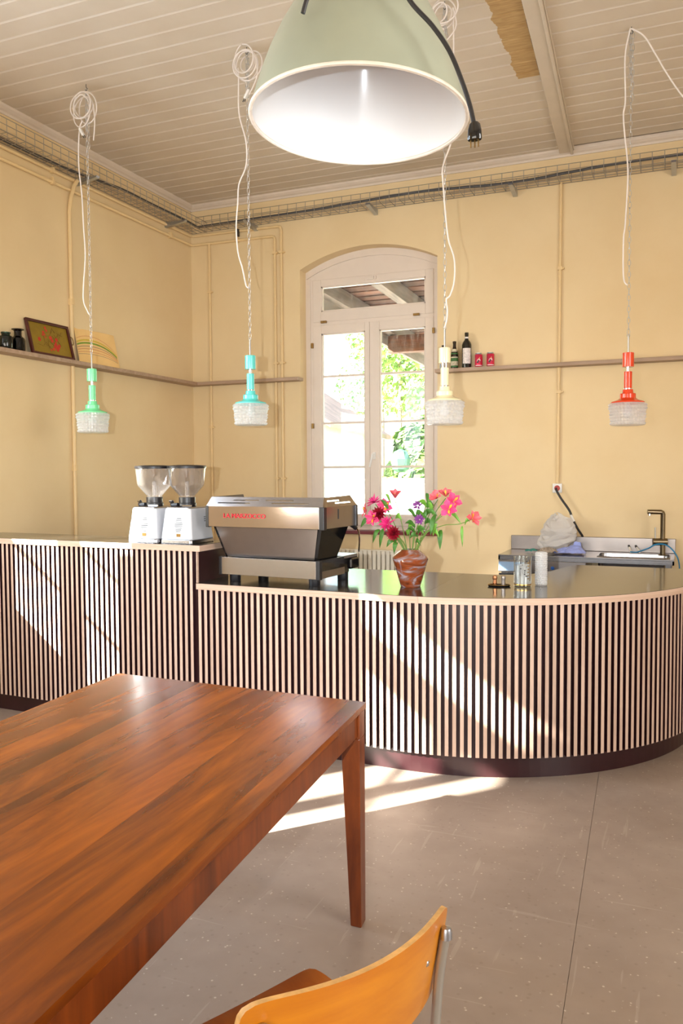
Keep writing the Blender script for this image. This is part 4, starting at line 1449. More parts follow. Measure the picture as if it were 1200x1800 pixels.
def flower_thing(name, label, cat, head, face, make, leaves=(), group=None, via=None):
    base = Vector((VX, VY, Z_LOW + 0.05))
    t = thing(name, label, cat, base, group=group)
    head = Vector(head)
    face = Vector(face).normalized()
    mouth = Vector((VX + max(-0.036, min(0.036, (head.x - VX) * 0.25)), VY + max(-0.03, min(0.03, (head.y - VY) * 0.3)), Z_LOW + 0.206))
    path = [base, mouth] + [Vector(p) for p in (via or [mouth.lerp(head, 0.55) + Vector((0, 0, 0.02))])] + [head - face * 0.012]
    b = MB()
    b.tube([p - base for p in smooth_path(path, 6)], 0.0026, 6)
    b.build('stem', M['stem'], t, smooth=True)
    make(t, head - base, face)
    for a, q, w in leaves:
        b = MB()
        leaf(b, Vector(a) - base, Vector(q) - base, w * 1.55)
        b.build('leaf', M['leaf'] if random.random() < 0.6 else M['leaf_pale'], t, smooth=True, fix=False)
    return t


def alstro(size=0.036, mat='pink', open_=0.55):
    def mk(t, c, d):
        F = Matrix.Translation(c) @ frame_of(d)
        b = MB()
        for k in range(6):
            petal(b, k * PI / 3 + random.uniform(-0.1, 0.1), open_ + random.uniform(-.1, .15) + (0.25 if k % 2 else 0), size * random.uniform(0.95, 1.1), size * (0.86 if k % 2 == 0 else 0.62), -0.35)
        b.xform(F)
        b.build('petals', M[mat], t, smooth=True, fix=False)
        b = MB()
        for k in (1, 3):
            petal(b, k * PI / 3, open_ + 0.34, size * 0.72, size * 0.30, -0.3, base=0.003)
        b.xform(Matrix.Translation(c + Vector(d).normalized() * 0.002) @ frame_of(d))
        b.build('throat', M['petal_yellow'], t, smooth=True, fix=False)
        b = MB()
        for k in range(4):
            a = k * 1.6
            b.tube([(0, 0, 0), (size * 0.25 * math.cos(a), size * 0.25 * math.sin(a), size * 0.6), (size * 0.35 * math.cos(a), size * 0.35 * math.sin(a), size * 0.75)], 0.0009, 4)
        b.xform(F)
        b.build('stamens', M['coral'], t)
    return mk


def dahlia(size=0.030):
    def mk(t, c, d):
        b = MB()
        for lay in range(6):
            n = 14 - lay * 2
            for k in range(n):
                petal(b, 2 * PI * (k + 0.5 * (lay % 2)) / n, 0.05 + lay * 0.24, size * (1 - lay * 0.07), size * 0.36, 0.12, base=0.002)
        b.xform(Matrix.Translation(c) @ frame_of(d))
        b.build('petals', M['crimson'], t, smooth=True, fix=False)
    return mk


def aster(size=0.034):
    def mk(t, c, d):
        b = MB()
        for k in range(26):
            petal(b, 2 * PI * k / 26 + random.uniform(-.1, .1), random.uniform(0.1, 1.2), size * random.uniform(0.8, 1.1), size * 0.22, -0.2, base=0.002)
        b.xform(Matrix.Translation(c) @ frame_of(d))
        b.build('petals', M['magenta'], t, smooth=True, fix=False)
    return mk


def bellf(size=0.030):
    def mk(t, c, d):
        b = MB()
        for k in range(10):
            petal(b, k * 2 * PI / 5 + (0.6 if k >= 5 else 0), 0.6 + (0.3 if k >= 5 else 0), size, size * 0.5, -0.4)
        b.xform(Matrix.Translation(c) @ frame_of(d))
        b.build('petals', M['purple'], t, smooth=True, fix=False)
    return mk


GP = 'flowers in the marbled vase'
CAMD = Vector((1.35, -4.3, 0.25))
flower_thing('alstroemeria', 'open pink alstroemeria with yellow throat beside the espresso machine, flanked by crimson dahlias', 'flower', (-1.525, 4.30, 1.362), (0.25, -1, 0.15), alstro(0.0461), [((-1.50, 4.3, 1.33), (-1.542, 4.28, 1.40), .016)], GP)
flower_thing('alstroemeria', 'pink alstroemeria turned aside at the outer edge of the bouquet towards the espresso machine', 'flower', (-1.632, 4.30, 1.338), (-0.8, -0.6, 0.1), alstro(0.0422, 'coral'), [((-1.60, 4.29, 1.29), (-1.662, 4.28, 1.243), .017)], GP)
flower_thing('alstroemeria', 'low pink alstroemeria below the cluster beside the espresso machine', 'flower', (-1.583, 4.27, 1.298), (-0.2, -1, 0.1), alstro(0.0435), [((-1.55, 4.29, 1.235), (-1.589, 4.28, 1.160), .016)], GP)
flower_thing('alstroemeria', 'slim coral alstroemeria bud rising above the cluster of crimson dahlias', 'flower', (-1.486, 4.36, 1.406), (0.1, -0.2, 1), alstro(0.0512, 'coral', 1.15), [((-1.50, 4.33, 1.375), (-1.53, 4.32, 1.43), .013)], GP)
flower_thing('alstroemeria', 'pink alstroemeria at the top of the tall cluster away from the espresso machine', 'flower', (-1.245, 4.36, 1.408), (-0.2, -0.8, 0.6), alstro(0.0461, 'coral', 0.85), [((-1.26, 4.33, 1.32), (-1.275, 4.30, 1.39), .018)], GP)
flower_thing('alstroemeria', 'half open coral alstroemeria behind the two open pink ones in the tall cluster', 'flower', (-1.208, 4.40, 1.417), (0.1, -0.5, 0.9), alstro(0.0461, 'coral', 1.0), (), GP)
flower_thing('alstroemeria', 'open pink alstroemeria, upper of the two open ones in the tall cluster', 'flower', (-1.148, 4.34, 1.391), (0.4, -1, 0.3), alstro(0.0474, 'pink'), [((-1.17, 4.33, 1.33), (-1.095, 4.30, 1.273), .015)], GP)
flower_thing('alstroemeria', 'open pink alstroemeria facing the room, lower of the two open ones in the tall cluster', 'flower', (-1.162, 4.30, 1.353), (0.0, -1, 0.15), alstro(0.0486, 'pink'), [((-1.21, 4.31, 1.24), (-1.205, 4.28, 1.135), .022), ((-1.24, 4.31, 1.32), (-1.255, 4.27, 1.21), .02)], GP)
flower_thing('alstroemeria', 'single pink alstroemeria on a long arching stem apart from the bouquet', 'flower', (-1.040, 4.32, 1.300), (0.7, -0.6, 0.35), alstro(0.0461, 'coral', 0.8), [((-1.095, 4.32, 1.262), (-1.088, 4.30, 1.152), .012), ((-1.08, 4.32, 1.27), (-1.05, 4.31, 1.285), .010)], GP,
             via=[(-1.30, 4.32, 1.215), (-1.20, 4.32, 1.262), (-1.11, 4.32, 1.272)])
flower_thing('dahlia', 'deep crimson dahlia in full bloom facing the room', 'flower', (-1.445, 4.215, 1.222), (-0.1, -1, 0.1), dahlia(0.044), [((-1.44, 4.26, 1.17), (-1.452, 4.24, 1.11), .02)], GP)
flower_thing('dahlia', 'crimson dahlia half hidden among the pink flowers', 'flower', (-1.552, 4.275, 1.322), (-0.1, -1, 0.1), dahlia(0.044), [((-1.52, 4.28, 1.245), (-1.545, 4.27, 1.135), .018)], GP)
flower_thing('aster', 'spiky magenta aster above the crimson dahlias', 'flower', (-1.593, 4.32, 1.381), (-0.2, -0.6, 0.7), aster(0.052), (), GP)
flower_thing('aster', 'spiky magenta aster between the crimson dahlias', 'flower', (-1.494, 4.25, 1.266), (-0.1, -0.9, 0.3), aster(0.052), [((-1.46, 4.29, 1.30), (-1.415, 4.27, 1.29), .02)], GP)
flower_thing('bellflower', 'purple flower on a leafy shoot at the top of the bouquet', 'flower', (-1.355, 4.36, 1.366), (0, -0.8, 0.5), bellf(), [((-1.36, 4.34, 1.30), (-1.405, 4.32, 1.345), .016), ((-1.355, 4.34, 1.28), (-1.32, 4.30, 1.345), .018), ((-1.36, 4.33, 1.25), (-1.41, 4.30, 1.27), .018), ((-1.355, 4.33, 1.24), (-1.30, 4.30, 1.215), .018), ((-1.36, 4.33, 1.22), (-1.40, 4.30, 1.235), .015)], GP)
flower_thing('bellflower', 'purple flower in the middle of the bouquet', 'flower', (-1.325, 4.30, 1.293), (0, -0.9, 0.2), bellf(), [((-1.34, 4.31, 1.2), (-1.375, 4.28, 1.19), .016), ((-1.34, 4.31, 1.22), (-1.285, 4.28, 1.24), .018), ((-1.35, 4.30, 1.17), (-1.31, 4.27, 1.155), .017)], GP)
flower_thing('leafy_stem', 'green leafy shoot without bloom in the middle of the bouquet', 'plant', (-1.290, 4.35, 1.420), (0, 0, 1), lambda t, c, d: None,
             [((-1.30, 4.35, 1.36), (-1.255, 4.33, 1.37), .028), ((-1.295, 4.35, 1.38), (-1.285, 4.32, 1.435), .014), ((-1.30, 4.35, 1.36), (-1.34, 4.32, 1.39), .02), ((-1.31, 4.35, 1.31), (-1.26, 4.32, 1.33), .02), ((-1.31, 4.34, 1.30), (-1.345, 4.32, 1.32), .018), ((-1.30, 4.34, 1.33), (-1.23, 4.31, 1.315), .018), ((-1.31, 4.34, 1.27), (-1.25, 4.30, 1.27), .02), ((-1.31, 4.34, 1.34), (-1.29, 4.31, 1.28), .016)], GP)
for k in range(3):
    x = (-1.425, -1.40, -1.29)[k]
    h = ((-1.465, 4.29, 1.20), (-1.40, 4.34, 1.26), (-1.25, 4.30, 1.26))[k]
    flower_thing('leafy_stem', ('bare green shoot with a long leaf low over the vase rim', 'thin green shoot with small leaves rising from the vase centre', 'green shoot with drooping leaves on the side away from the espresso machine')[k], 'plant', h, (0, 0, 1), lambda t, c, d: None,
                 [(Vector(h) - Vector((0, 0, .03)), Vector(h) + Vector((-0.04 + 0.04 * k, -0.02, -0.06)), .017), (Vector(h) - Vector((0, 0, .05)), Vector(h) + Vector((0.03, -0.02, 0.015)), .015)], GP)

# ------------------------------------------------------------------ small things on the worktop
M['copper'] = plain('copper', lin(196, 136, 96), 0.25, 1.0)
M['gold'] = plain('gold_rim', lin(206, 170, 96), 0.25, 1.0)
ty = thing('serving_tray', 'tiny dark oval tray with a gold rim, carrying two shakers', 'tray', (-0.930, 4.485, Z_LOW), 0.25)
MB().lathe([(0.001, 0.002), (0.045, 0.002), (0.050, 0.009), (0.052, 0.009), (0.047, 0.0), (0.001, 0.0)], 32).xform(Matrix.Diagonal((1.2, 0.7, 1, 1))).build('dish', M['black_gloss'], ty, smooth=True)
b = MB(); b.torus((0, 0, 0.009), 1.0, 0.0016, 40, 6, None, 0.0615, 0.0362); b.build('rim', M['gold'], ty, smooth=True)
for x, m, lab in ((-0.954, 'copper', 'small copper salt shaker on the tiny tray'), (-0.908, 'steel_warm', 'small silver pepper shaker on the tiny tray')):
    s_ = thing('shaker', lab, 'shaker', (x, 4.488, Z_LOW + 0.003))
    MB().lathe([(0.001, 0.0), (0.012, 0.0), (0.0125, 0.004), (0.0105, 0.03), (0.0115, 0.036)], 20).build('body', M[m], s_, smooth=True)
    MB().lathe([(0.0125, 0.036), (0.0132, 0.040), (0.0125, 0.052), (0.006, 0.056), (0.001, 0.056)], 20).build('cap', M[m], s_, smooth=True)

jg = thing('glass_beaker', 'clear straight glass with gold printed scale and white haze inside', 'glass', (-0.808, 4.515, Z_LOW))
MB().lathe([(0.001, 0.0), (0.044, 0.0), (0.047, 0.004), (0.048, 0.160), (0.0485, 0.164), (0.0455, 0.164), (0.045, 0.014), (0.001, 0.012)], 40).build('glass_wall', M['glass'], jg, smooth=True)
M['haze'] = clear('white_haze', (0.9, 0.9, 0.9, 1), 0.02, 0.2, dirt=0.9, dirt_scale=16, body=0.28, body_col=(0.9, 0.9, 0.92, 1))
MB().lathe([(0.0445, 0.016), (0.0447, 0.12)], 40).build('residue', M['haze'], jg, smooth=True)
b = MB()
b.lathe([(0.0483, 0.012), (0.0483, 0.018)], 40)
for k in range(6):
    label_arc(b, 0.0482, 0.045 + 0.017 * k, 0.052 + 0.017 * k, 0.07, FACE + 0.55)
label_arc(b, 0.0482, 0.035, 0.15, 0.05, FACE + 0.8)
b.build('gold_print', M['gold'], jg, smooth=True)
b = MB()
for k in range(9):
    label_arc(b, 0.0482, 0.06 + 0.010 * k, 0.066 + 0.010 * k, random.uniform(.03, .13), FACE - 0.1 + random.uniform(-.5, .5), 4)
b.build('dark_print', M['vent_dark'], jg, smooth=True)
hb = thing('hobnail_vase', 'slim clear glass vase covered in small hobnail bumps', 'vase', (-0.722, 4.60, Z_LOW))
b = MB()
prof = [(0.030 + 0.0030 * abs(math.sin(PI * k / 4)), 0.004 + 0.176 * k / 64) for k in range(65)]
b.lathe([(0.001, 0.0), (0.029, 0.0), (0.031, 0.004)], 40)
b.lathe(prof, 72, bump=lambda a, jj, zz: 1 + 0.10 * (abs(math.sin(a * 9 + (PI / 2 if (jj // 4) % 2 else 0))) - 0.5))
b.lathe([(prof[-1][0], 0.180), (0.031, 0.184), (0.028, 0.184), (0.027, 0.01), (0.001, 0.01)], 40)
b.build('glass_wall', M['cut_glass'], hb, smooth=True)

# ------------------------------------------------------------------ radiator under the window
rd = thing('radiator', 'cream ribbed column radiator under the window', 'radiator', (-3.06, YB - 0.10, 0.12))
fin = MB().box(0.0, 0.030, -0.04, 0.04, 0.0, 0.735).mesh('fin', M['radiator'])
for k in range(18):
    o = bpy.data.objects.new('fin', fin)
    COL.objects.link(o)
    o.parent = rd
    o.location = (0.0425 * k, 0, 0)
MB().box(0.0, 0.755, -0.022, 0.022, 0.70, 0.742).build('header', M['radiator'], rd, bevel=0.006)
MB().box(0.0, 0.755, -0.022, 0.022, 0.01, 0.05).build('footer', M['radiator'], rd, bevel=0.006)
for x in (0.08, 0.66):
    MB().box(x, x + 0.03, -0.02, 0.02, -0.12, 0.012).build('leg', M['radiator'], rd)
b = MB(); b.tube([(0.05, 0.0, 0.02), (0.05, 0.0, -0.12)], 0.011, 10); b.build('pipe', M['radiator'], rd, smooth=True)

# ------------------------------------------------------------------ wall socket with black cable
sk = thing('wall_socket', 'white square wall socket with a red face', 'socket', (-0.969, YB, 1.412))
MB().box(-0.038, 0.038, -0.028, 0, -0.038, 0.038).build('plate', M['white_plastic'], sk, bevel=0.004)
M['socket_red'] = plain('socket_red', lin(176, 52, 44), 0.4)
b = MB(); b.lathe([(0.001, 0.034), (0.020, 0.034), (0.023, 0.030), (0.023, 0.026)], 28)
b.xform(Matrix.Rotation(PI / 2, 4, 'X'))
b.build('socket_face', M['socket_red'], sk, smooth=True)
cb = thing('appliance_cable', 'black cable with a white tag running from the wall socket behind the sink', 'cable', (-0.976, 6.95, 1.409))
o_ = Vector((-0.976, 6.95, 1.409))
cp = smooth_path([Vector(p) - o_ for p in [(-0.976, 6.968, 1.409), (-0.970, 6.94, 1.395), (-0.935, 6.93, 1.334), (-0.866, 6.93, 1.233), (-0.839, 6.93, 1.163), (-0.798, 6.94, 1.081), (-0.770, 6.97, 1.030), (-0.752, 6.988, 0.98), (-0.75, 6.99, 0.90)]], 7)
b = MB(); b.tube(cp, 0.0095, 10); b.build('cable', M['black_cable'], cb, smooth=True)
b = MB(); b.tube([Vector(p) - o_ for p in [(-0.853, 6.93, 1.196), (-0.839, 6.93, 1.163), (-0.828, 6.932, 1.142)]], 0.0115, 10); b.build('cable_tag', M['white_plastic'], cb, smooth=True)

# ------------------------------------------------------------------ stainless sink unit
SX0, SX1, SY0, SY1, SZT = -1.345, -0.062, 6.455, 6.99, 0.90
sn = thing('sink_unit', 'stainless steel sink unit with a raised back edge against the yellow wall', 'sink', (SX0, SY1, 0))
Wd, Dp = SX1 - SX0, SY1 - SY0
bx0, bx1, by0, by1 = 0.735, 1.250, -Dp + 0.075, -0.155
b = MB()
for x0, x1, y0, y1 in ((0, bx0, -Dp, 0), (bx1, Wd, -Dp, 0), (bx0, bx1, -Dp, by0), (bx0, bx1, by1, 0)):
    b.box(x0, x1, y0, y1, SZT - 0.012, SZT)
b.box(0, Wd, -Dp, -Dp + 0.012, SZT - 0.040, SZT - 0.010)
b.box(0, 0.012, -Dp, 0, SZT - 0.040, SZT - 0.010)
b.box(Wd - 0.012, Wd, -Dp, 0, SZT - 0.040, SZT - 0.010)
b.build('drainer_top', M['steel'], sn)
b = MB()
n = 6
rim_t, rim_b = [], []
for cx_, cy_, a0 in ((bx1 - 0.05, by1 - 0.05, 0), (bx0 + 0.05, by1 - 0.05, 90), (bx0 + 0.05, by0 + 0.05, 180), (bx1 - 0.05, by0 + 0.05, 270)):
    for k in range(n + 1):
        a = math.radians(a0 + 90 * k / n)
        rim_t.append((cx_ + 0.05 * math.cos(a), cy_ + 0.05 * math.sin(a), SZT + 0.002))
        rim_b.append((cx_ + 0.035 * math.cos(a), cy_ + 0.035 * math.sin(a), SZT - 0.16))
i = 0
N_ = len(rim_t)
b.v += rim_t + rim_b
b.f += [(k, (k + 1) % N_, N_ + (k + 1) % N_, N_ + k) for k in range(N_)]
b.f.append(tuple(range(N_, 2 * N_)))
b.build('basin', M['steel'], sn, smooth=True)
b = MB()
for (p, q) in zip(rim_t, rim_t[1:] + rim_t[:1]):
    b.tube([p, q], 0.004, 5, caps=False)
b.build('basin_rim', M['steel'], sn, smooth=True)
MB().box(0.0, Wd + 0.004, -0.022, 0.0, SZT, 1.016).build('backsplash', M['steel_warm'], sn, bevel=0.004)
for x in (0.02, Wd - 0.06):
    for y in (-Dp + 0.02, -0.06):
        MB().box(x, x + 0.04, y, y + 0.04, 0, SZT - 0.012).build('leg', M['steel'], sn)
dw = thing('dishwasher', 'stainless under-counter dishwasher with a blue button beneath the drainer', 'dishwasher', (SX0 + 0.062, SY0 + 0.02, 0.0))
MB().box(0, 0.60, 0.0, 0.46, 0.10, 0.86).build('body', M['steel'], dw, bevel=0.004)
cpn = MB().box(-0.06, 0.60, -0.018, 0.0, 0.765, 0.858).build('control_panel', M['steel_warm'], dw, bevel=0.003)
M['blue'] = plain('blue_button', lin(40, 90, 170), 0.3)
M['blue_film'] = plain('blue_display', lin(150, 176, 206), 0.3)
MB().box(0.25, 0.32, -0.021, -0.017, 0.785, 0.832).build('display', M['black_gloss'], cpn)
MB().lathe([(0.014, 0.0), (0.014, 0.004), (0.001, 0.005)], 20).xform(Matrix.Translation((0.355, -0.018, 0.808)) @ Matrix.Rotation(PI / 2, 4, 'X')).build('button', M['blue'], cpn, smooth=True)
MB().box(-0.06, 0.14, -0.020, -0.017, 0.775, 0.845).build('film_strip', M['blue_film'], cpn)
MB().box(-0.06, 0.60, -0.016, 0.0, 0.12, 0.755).build('door', M['black_gloss'], dw, bevel=0.004)
for x in (0.05, 0.48):
    for y in (0.05, 0.38):
        MB().box(x, x + 0.03, y, y + 0.03, 0.0, 0.10).build('foot', M['black_plastic'], dw)

M['tap'] = plain('bronzed_tap', lin(138, 124, 100), 0.25, 1.0)
tp = thing('sink_tap', 'tall angular bronze tap with a side lever behind the basin', 'tap', (-0.150, 6.79, SZT))
b = MB(); b.lathe([(0.001, 0), (0.030, 0), (0.030, 0.006), (0.024, 0.010)], 24)
b.tube([(0, 0, 0.005), (0, 0, 0.318), (-0.004, -0.002, 0.328), (-0.014, -0.006, 0.334), (-0.110, -0.030, 0.336)], 0.0185, 16)
b.build('spout', M['tap'], tp, smooth=True)
b = MB(); b.tube([(0.032, 0.006, 0.105), (-0.070, -0.016, 0.105)], 0.028, 20); vb = b.build('valve_body', M['tap'], tp, smooth=True)
b = MB(); b.tube([(-0.052, -0.012, 0.125), (-0.054, -0.012, 0.215)], 0.006, 10); b.build('lever', M['steel_tube'], vb, smooth=True)
b = MB(); b.tube([(-0.096, -0.027, 0.322), (-0.096, -0.027, 0.306)], 0.012, 14); b.build('aerator', M['chrome'], tp, smooth=True)

M['hose'] = plain('blue_hose', lin(36, 128, 178), 0.4)
b = MB()
o_ = Vector((-0.379, 6.80, 0.92))
b.tube([Vector(p) - o_ for p in smooth_path([(-0.385, 6.82, 0.918), (-0.34, 6.80, 0.918), (-0.309, 6.78, 0.930), (-0.247, 6.76, 0.957), (-0.198, 6.752, 0.986), (-0.125, 6.752, 0.985), (-0.064, 6.75, 0.930), (-0.031, 6.75, 0.849), (-0.028, 6.75, 0.70), (-0.03, 6.75, 0.3)], 6)], 0.005, 8)
tag(b.build('water_hose', M['hose'], None, smooth=True, loc=o_), 'thin blue plastic hose looping over the sink round the tap', 'hose')
for x0, x1, lab in ((-0.405, -0.384, 'white capped marker leaning on the sink back edge, farther from the tap'), (-0.352, -0.318, 'white capped marker leaning on the sink back edge, nearer the tap')):
    mk = thing('marker', lab, 'marker', (x1, 6.88, SZT + 0.008))
    a, c = Vector((0, -0.02, 0.006)), Vector((x0 - x1, 0.07, 0.045))
    b = MB(); b.tube([a, a.lerp(c, 0.72)], 0.0085, 10); b.build('barrel', M['white_plastic'], mk, smooth=True)
    b = MB(); b.tube([a.lerp(c, 0.72), c], 0.0095, 10); b.build('cap', M['black_plastic'], mk, smooth=True)

# --- crumpled things on the drainer


def crumple(name, pts_fn, nu, nv, amp, freq, seed, mat, loc):
    b = MB()
    for i in range(nu + 1):
        for k in range(nv + 1):
            u, v = i / nu, k / nv
            p = Vector(pts_fn(u, v))
            d = noise.noise_vector(Vector((u * freq + seed, v * freq, seed * 1.7))) * amp + noise.noise_vector(Vector((u * freq * 2.7, v * freq * 2.7 + seed, seed))) * amp * 0.5
            q = p + d
            q.z = max(q.z, 0.002)
            b.v.append(tuple(q))
    for i in range(nu):
        for k in range(nv):
            a = i * (nv + 1) + k
            b.f.append((a, a + nv + 1, a + nv + 2, a + 1))
    o = b.build(name, mat, None, fix=False, loc=loc)
    s = o.modifiers.new('film', 'SOLIDIFY')
    s.thickness = 0.0015
    return o


def film(name, col, body, gl):
    return clear(name, (0.95, 0.95, 0.95, 1), gl, 0.15, body=body, body_col=col)


M['bag'] = film('plastic_film', (0.90, 0.87, 0.84, 1), 0.80, 0.04)
M['blue_cloth'] = plain('blue_cloth', lin(150, 162, 222), 0.7, var=0.15, vscale=14)
M['grey_rag'] = plain('grey_rag', lin(160, 146, 130), 0.8, var=0.25, vscale=40)
M['teal_rag'] = plain('teal_rag', lin(60, 130, 120), 0.8)


def bag_shape(u, v):
    # crumpled sack: narrow foot, wide billowing head leaning towards the wall socket
    a = 2 * PI * u
    h = 0.285 * v
    r = 0.035 + 0.095 * math.sin(PI * min(1, v * 0.98 + 0.02)) ** 0.7 * (1.0 - 0.35 * v)
    r *= (1.0 - 0.92 * max(0, v - 0.80) / 0.20) if v > 0.8 else 1
    sx = 1.0 + (0.55 * math.sin(PI * v) if math.cos(a) > 0 else 0.0)
    lean = 0.06 * math.sin(PI * v * 0.55)
    return (r * math.cos(a) * sx + lean - 0.01, r * math.sin(a) * 0.6, h)


bg = crumple('plastic_bag', bag_shape, 60, 36, 0.040, 4.2, 4.3, M['bag'], (-0.995, 6.80, SZT + 0.012))
tag(bg, 'crumpled whitish plastic bag standing on the steel drainer', 'bag')


def cloth_shape(u, v):
    x, y = (u - 0.5) * 0.235, (v - 0.5) * 0.16
    h = 0.055 * (1 - (2 * u - 1) ** 4) * (1 - (2 * v - 1) ** 2) * (0.55 + 0.75 * u) + (0.025 if 0.62 < u < 0.86 and 0.5 < v < 0.9 else 0)
    return (x, y, max(0.006, h))


cl = crumple('cleaning_cloth', cloth_shape, 30, 20, 0.014, 3.6, 9.1, M['blue_cloth'], (-0.825, 6.66, SZT + 0.010))
tag(cl, 'crumpled light blue cleaning cloth on the steel drainer', 'cloth')
rg = crumple('floor_rag', lambda u, v: ((u - .5) * 0.15, (v - .5) * 0.10, 0.012 + 0.026 * math.sin(PI * u) * math.sin(PI * v)), 26, 18, 0.016, 5.5, 2.2, M['grey_rag'], (-0.985, 6.60, SZT + 0.012))
tag(rg, 'twisted grey brown rag lying before the plastic bag', 'rag')
rg = crumple('floor_rag', lambda u, v: ((u - .5) * 0.10, (v - .5) * 0.05, 0.008 + 0.012 * math.sin(PI * u) * math.sin(PI * v)), 18, 10, 0.010, 5.5, 6.2, M['teal_rag'], (-1.125, 6.68, SZT + 0.010))
tag(rg, 'small teal rag beside the plastic bag', 'rag')

# ------------------------------------------------------------------ dining table in the foreground
ZT = 0.764
FR, FL, NR, NL = Vector((-0.998, 2.615)), Vector((-2.055, 2.645)), Vector((-0.812, 0.42)), Vector((-1.895, 0.45))
tb_ = thing('dining_table', 'large glossy brown wooden dining table made of broad staves', 'table')
widths = [0.085, 0.10, 0.12, 0.075, 0.105, 0.10, 0.13, 0.085, 0.11, 0.09, 0.057]
tot = sum(widths)
acc = 0.0
for w in widths:
    t0, t1 = acc / tot, (acc + w) / tot
    acc += w
    g = 0.0001
    q = [FL.lerp(FR, t0), FL.lerp(FR, t1), NL.lerp(NR, t1), NL.lerp(NR, t0)]
    q[0].x += g; q[3].x += g; q[1].x -= g; q[2].x -= g
    b = MB().quad_prism([(p.x, p.y, ZT - 0.020) for p in (q[3], q[2], q[1], q[0])], [(p.x, p.y, ZT) for p in (q[3], q[2], q[1], q[0])])
    # own origin so that every stave has its own grain
    c = (q[0] + q[2]) / 2
    b.v = [(x - c.x, y_ - c.y, z) for x, y_, z in b.v]
    b.build('stave', M['table'], tb_, loc=(c.x, c.y, 0))


def inset(a, c, d, dist):
    return a + (c - a).normalized() * dist + (d - a).normalized() * dist


corners = {'FR': (FR, FL, NR), 'FL': (FL, FR, NL), 'NR': (NR, NL, FR), 'NL': (NL, NR, FL)}
for key, (c, side, along) in corners.items():
    es, ea = (side - c).normalized(), (along - c).normalized()
    o0 = c + es * 0.004 + ea * 0.004

    def sq(ws, wa, z):
        return [(*(o0), z), (*(o0 + es * ws), z), (*(o0 + es * ws + ea * wa), z), (*(o0 + ea * wa), z)]
    b = MB()
    b.quad_prism(sq(0.040, 0.056, 0.0), sq(0.070, 0.066, 0.655))
    b.quad_prism(sq(0.070, 0.066, 0.655), sq(0.070, 0.066, ZT - 0.020))
    b.build('leg', M['table_dark'], tb_, bevel=0.003)
for a, c, back_ in ((FR, NR, FL), (FL, NL, FR), (FR, FL, NR), (NR, NL, FR)):
    d = (c - a).normalized()
    n2 = (back_ - a) - d * ((back_ - a) @ d)
    n2.normalize()
    p0, p1 = a + d * 0.072 + n2 * 0.012, c - d * 0.072 + n2 * 0.012
    b = MB().quad_prism([(p0.x, p0.y, 0.662), (p1.x, p1.y, 0.662), (p1.x + n2.x * 0.022, p1.y + n2.y * 0.022, 0.662), (p0.x + n2.x * 0.022, p0.y + n2.y * 0.022, 0.662)],
                        [(p0.x, p0.y, ZT - 0.020), (p1.x, p1.y, ZT - 0.020), (p1.x + n2.x * 0.022, p1.y + n2.y * 0.022, ZT - 0.020), (p0.x + n2.x * 0.022, p0.y + n2.y * 0.022, ZT - 0.020)])
    b.build('apron', M['table_dark'], tb_)

# ------------------------------------------------------------------ plywood chair with steel frame
ch = thing('school_chair', 'honey coloured plywood chair with steel tube frame drawn up to the table', 'chair', (-0.682, 1.341, 0.0), math.atan2(0.893, 0.45))
# local: +y is where the sitter faces, backrest at -y
HW = 0.23


def shell(name, fn, nu, nv, thick, mat, rim_mat):
    """bent ply with rounded corners; fn(u, v) with u, v in -1..1"""
    b = MB()
    n = nu * nv
    for s in (0, 1):
        for i in range(nu):
            for k in range(nv):
                b.v.append(tuple(fn(-1 + 2 * i / (nu - 1), -1 + 2 * k / (nv - 1), s * thick)))
    for s in (0, 1):
        for i in range(nu - 1):
            for k in range(nv - 1):
                a = s * n + i * nv + k
                b.f.append((a, a + nv, a + nv + 1, a + 1))
    rim = [(i, 0) for i in range(nu)] + [(nu - 1, k) for k in range(1, nv)] + [(i, nv - 1) for i in range(nu - 2, -1, -1)] + [(0, k) for k in range(nv - 2, 0, -1)]
    nf = len(b.f)
    for (i, k), (i2, k2) in zip(rim, rim[1:] + rim[:1]):
        a, c = i * nv + k, i2 * nv + k2
        b.f.append((a, c, n + c, n + a))
    o = b.build(name, mat, ch, smooth=True)
    o.data.materials.append(rim_mat)
    for p in o.data.polygons[nf:]:
        p.material_index = 1
    return o


def superell(u, v, e=8):
    """squash the square to a rounded rectangle"""
    m = max(abs(u), abs(v))
    if m < 1e-6:
        return u, v
    l = (abs(u) ** e + abs(v) ** e) ** (1 / e)
    f = m / l
    return u * f, v * f


def back_fn(u, v, d):
    u, v = superell(u, v)
    x = HW * u
    z = 0.668 + 0.092 * v
    curve = 0.062 * (1 - u * u)               # middle set back, tips reach forward
    lean = -0.20 * (z - 0.60)
    return Vector((x, -0.205 + 0.006 - curve + lean + 0.032 - d, z + 0.004 * u * u))


def seat_fn(u, v, d):
    u, v = superell(u, v, 22)
    x = (HW - 0.012 * (1 - v)) * u
    yv = 0.006 + 0.200 * v
    z = 0.452 + 0.010 * max(0, -v) - 0.010 * max(0, v - 0.6) ** 2 * 6 - 0.006 * (1 - u * u)
    return Vector((x, yv, z - d))


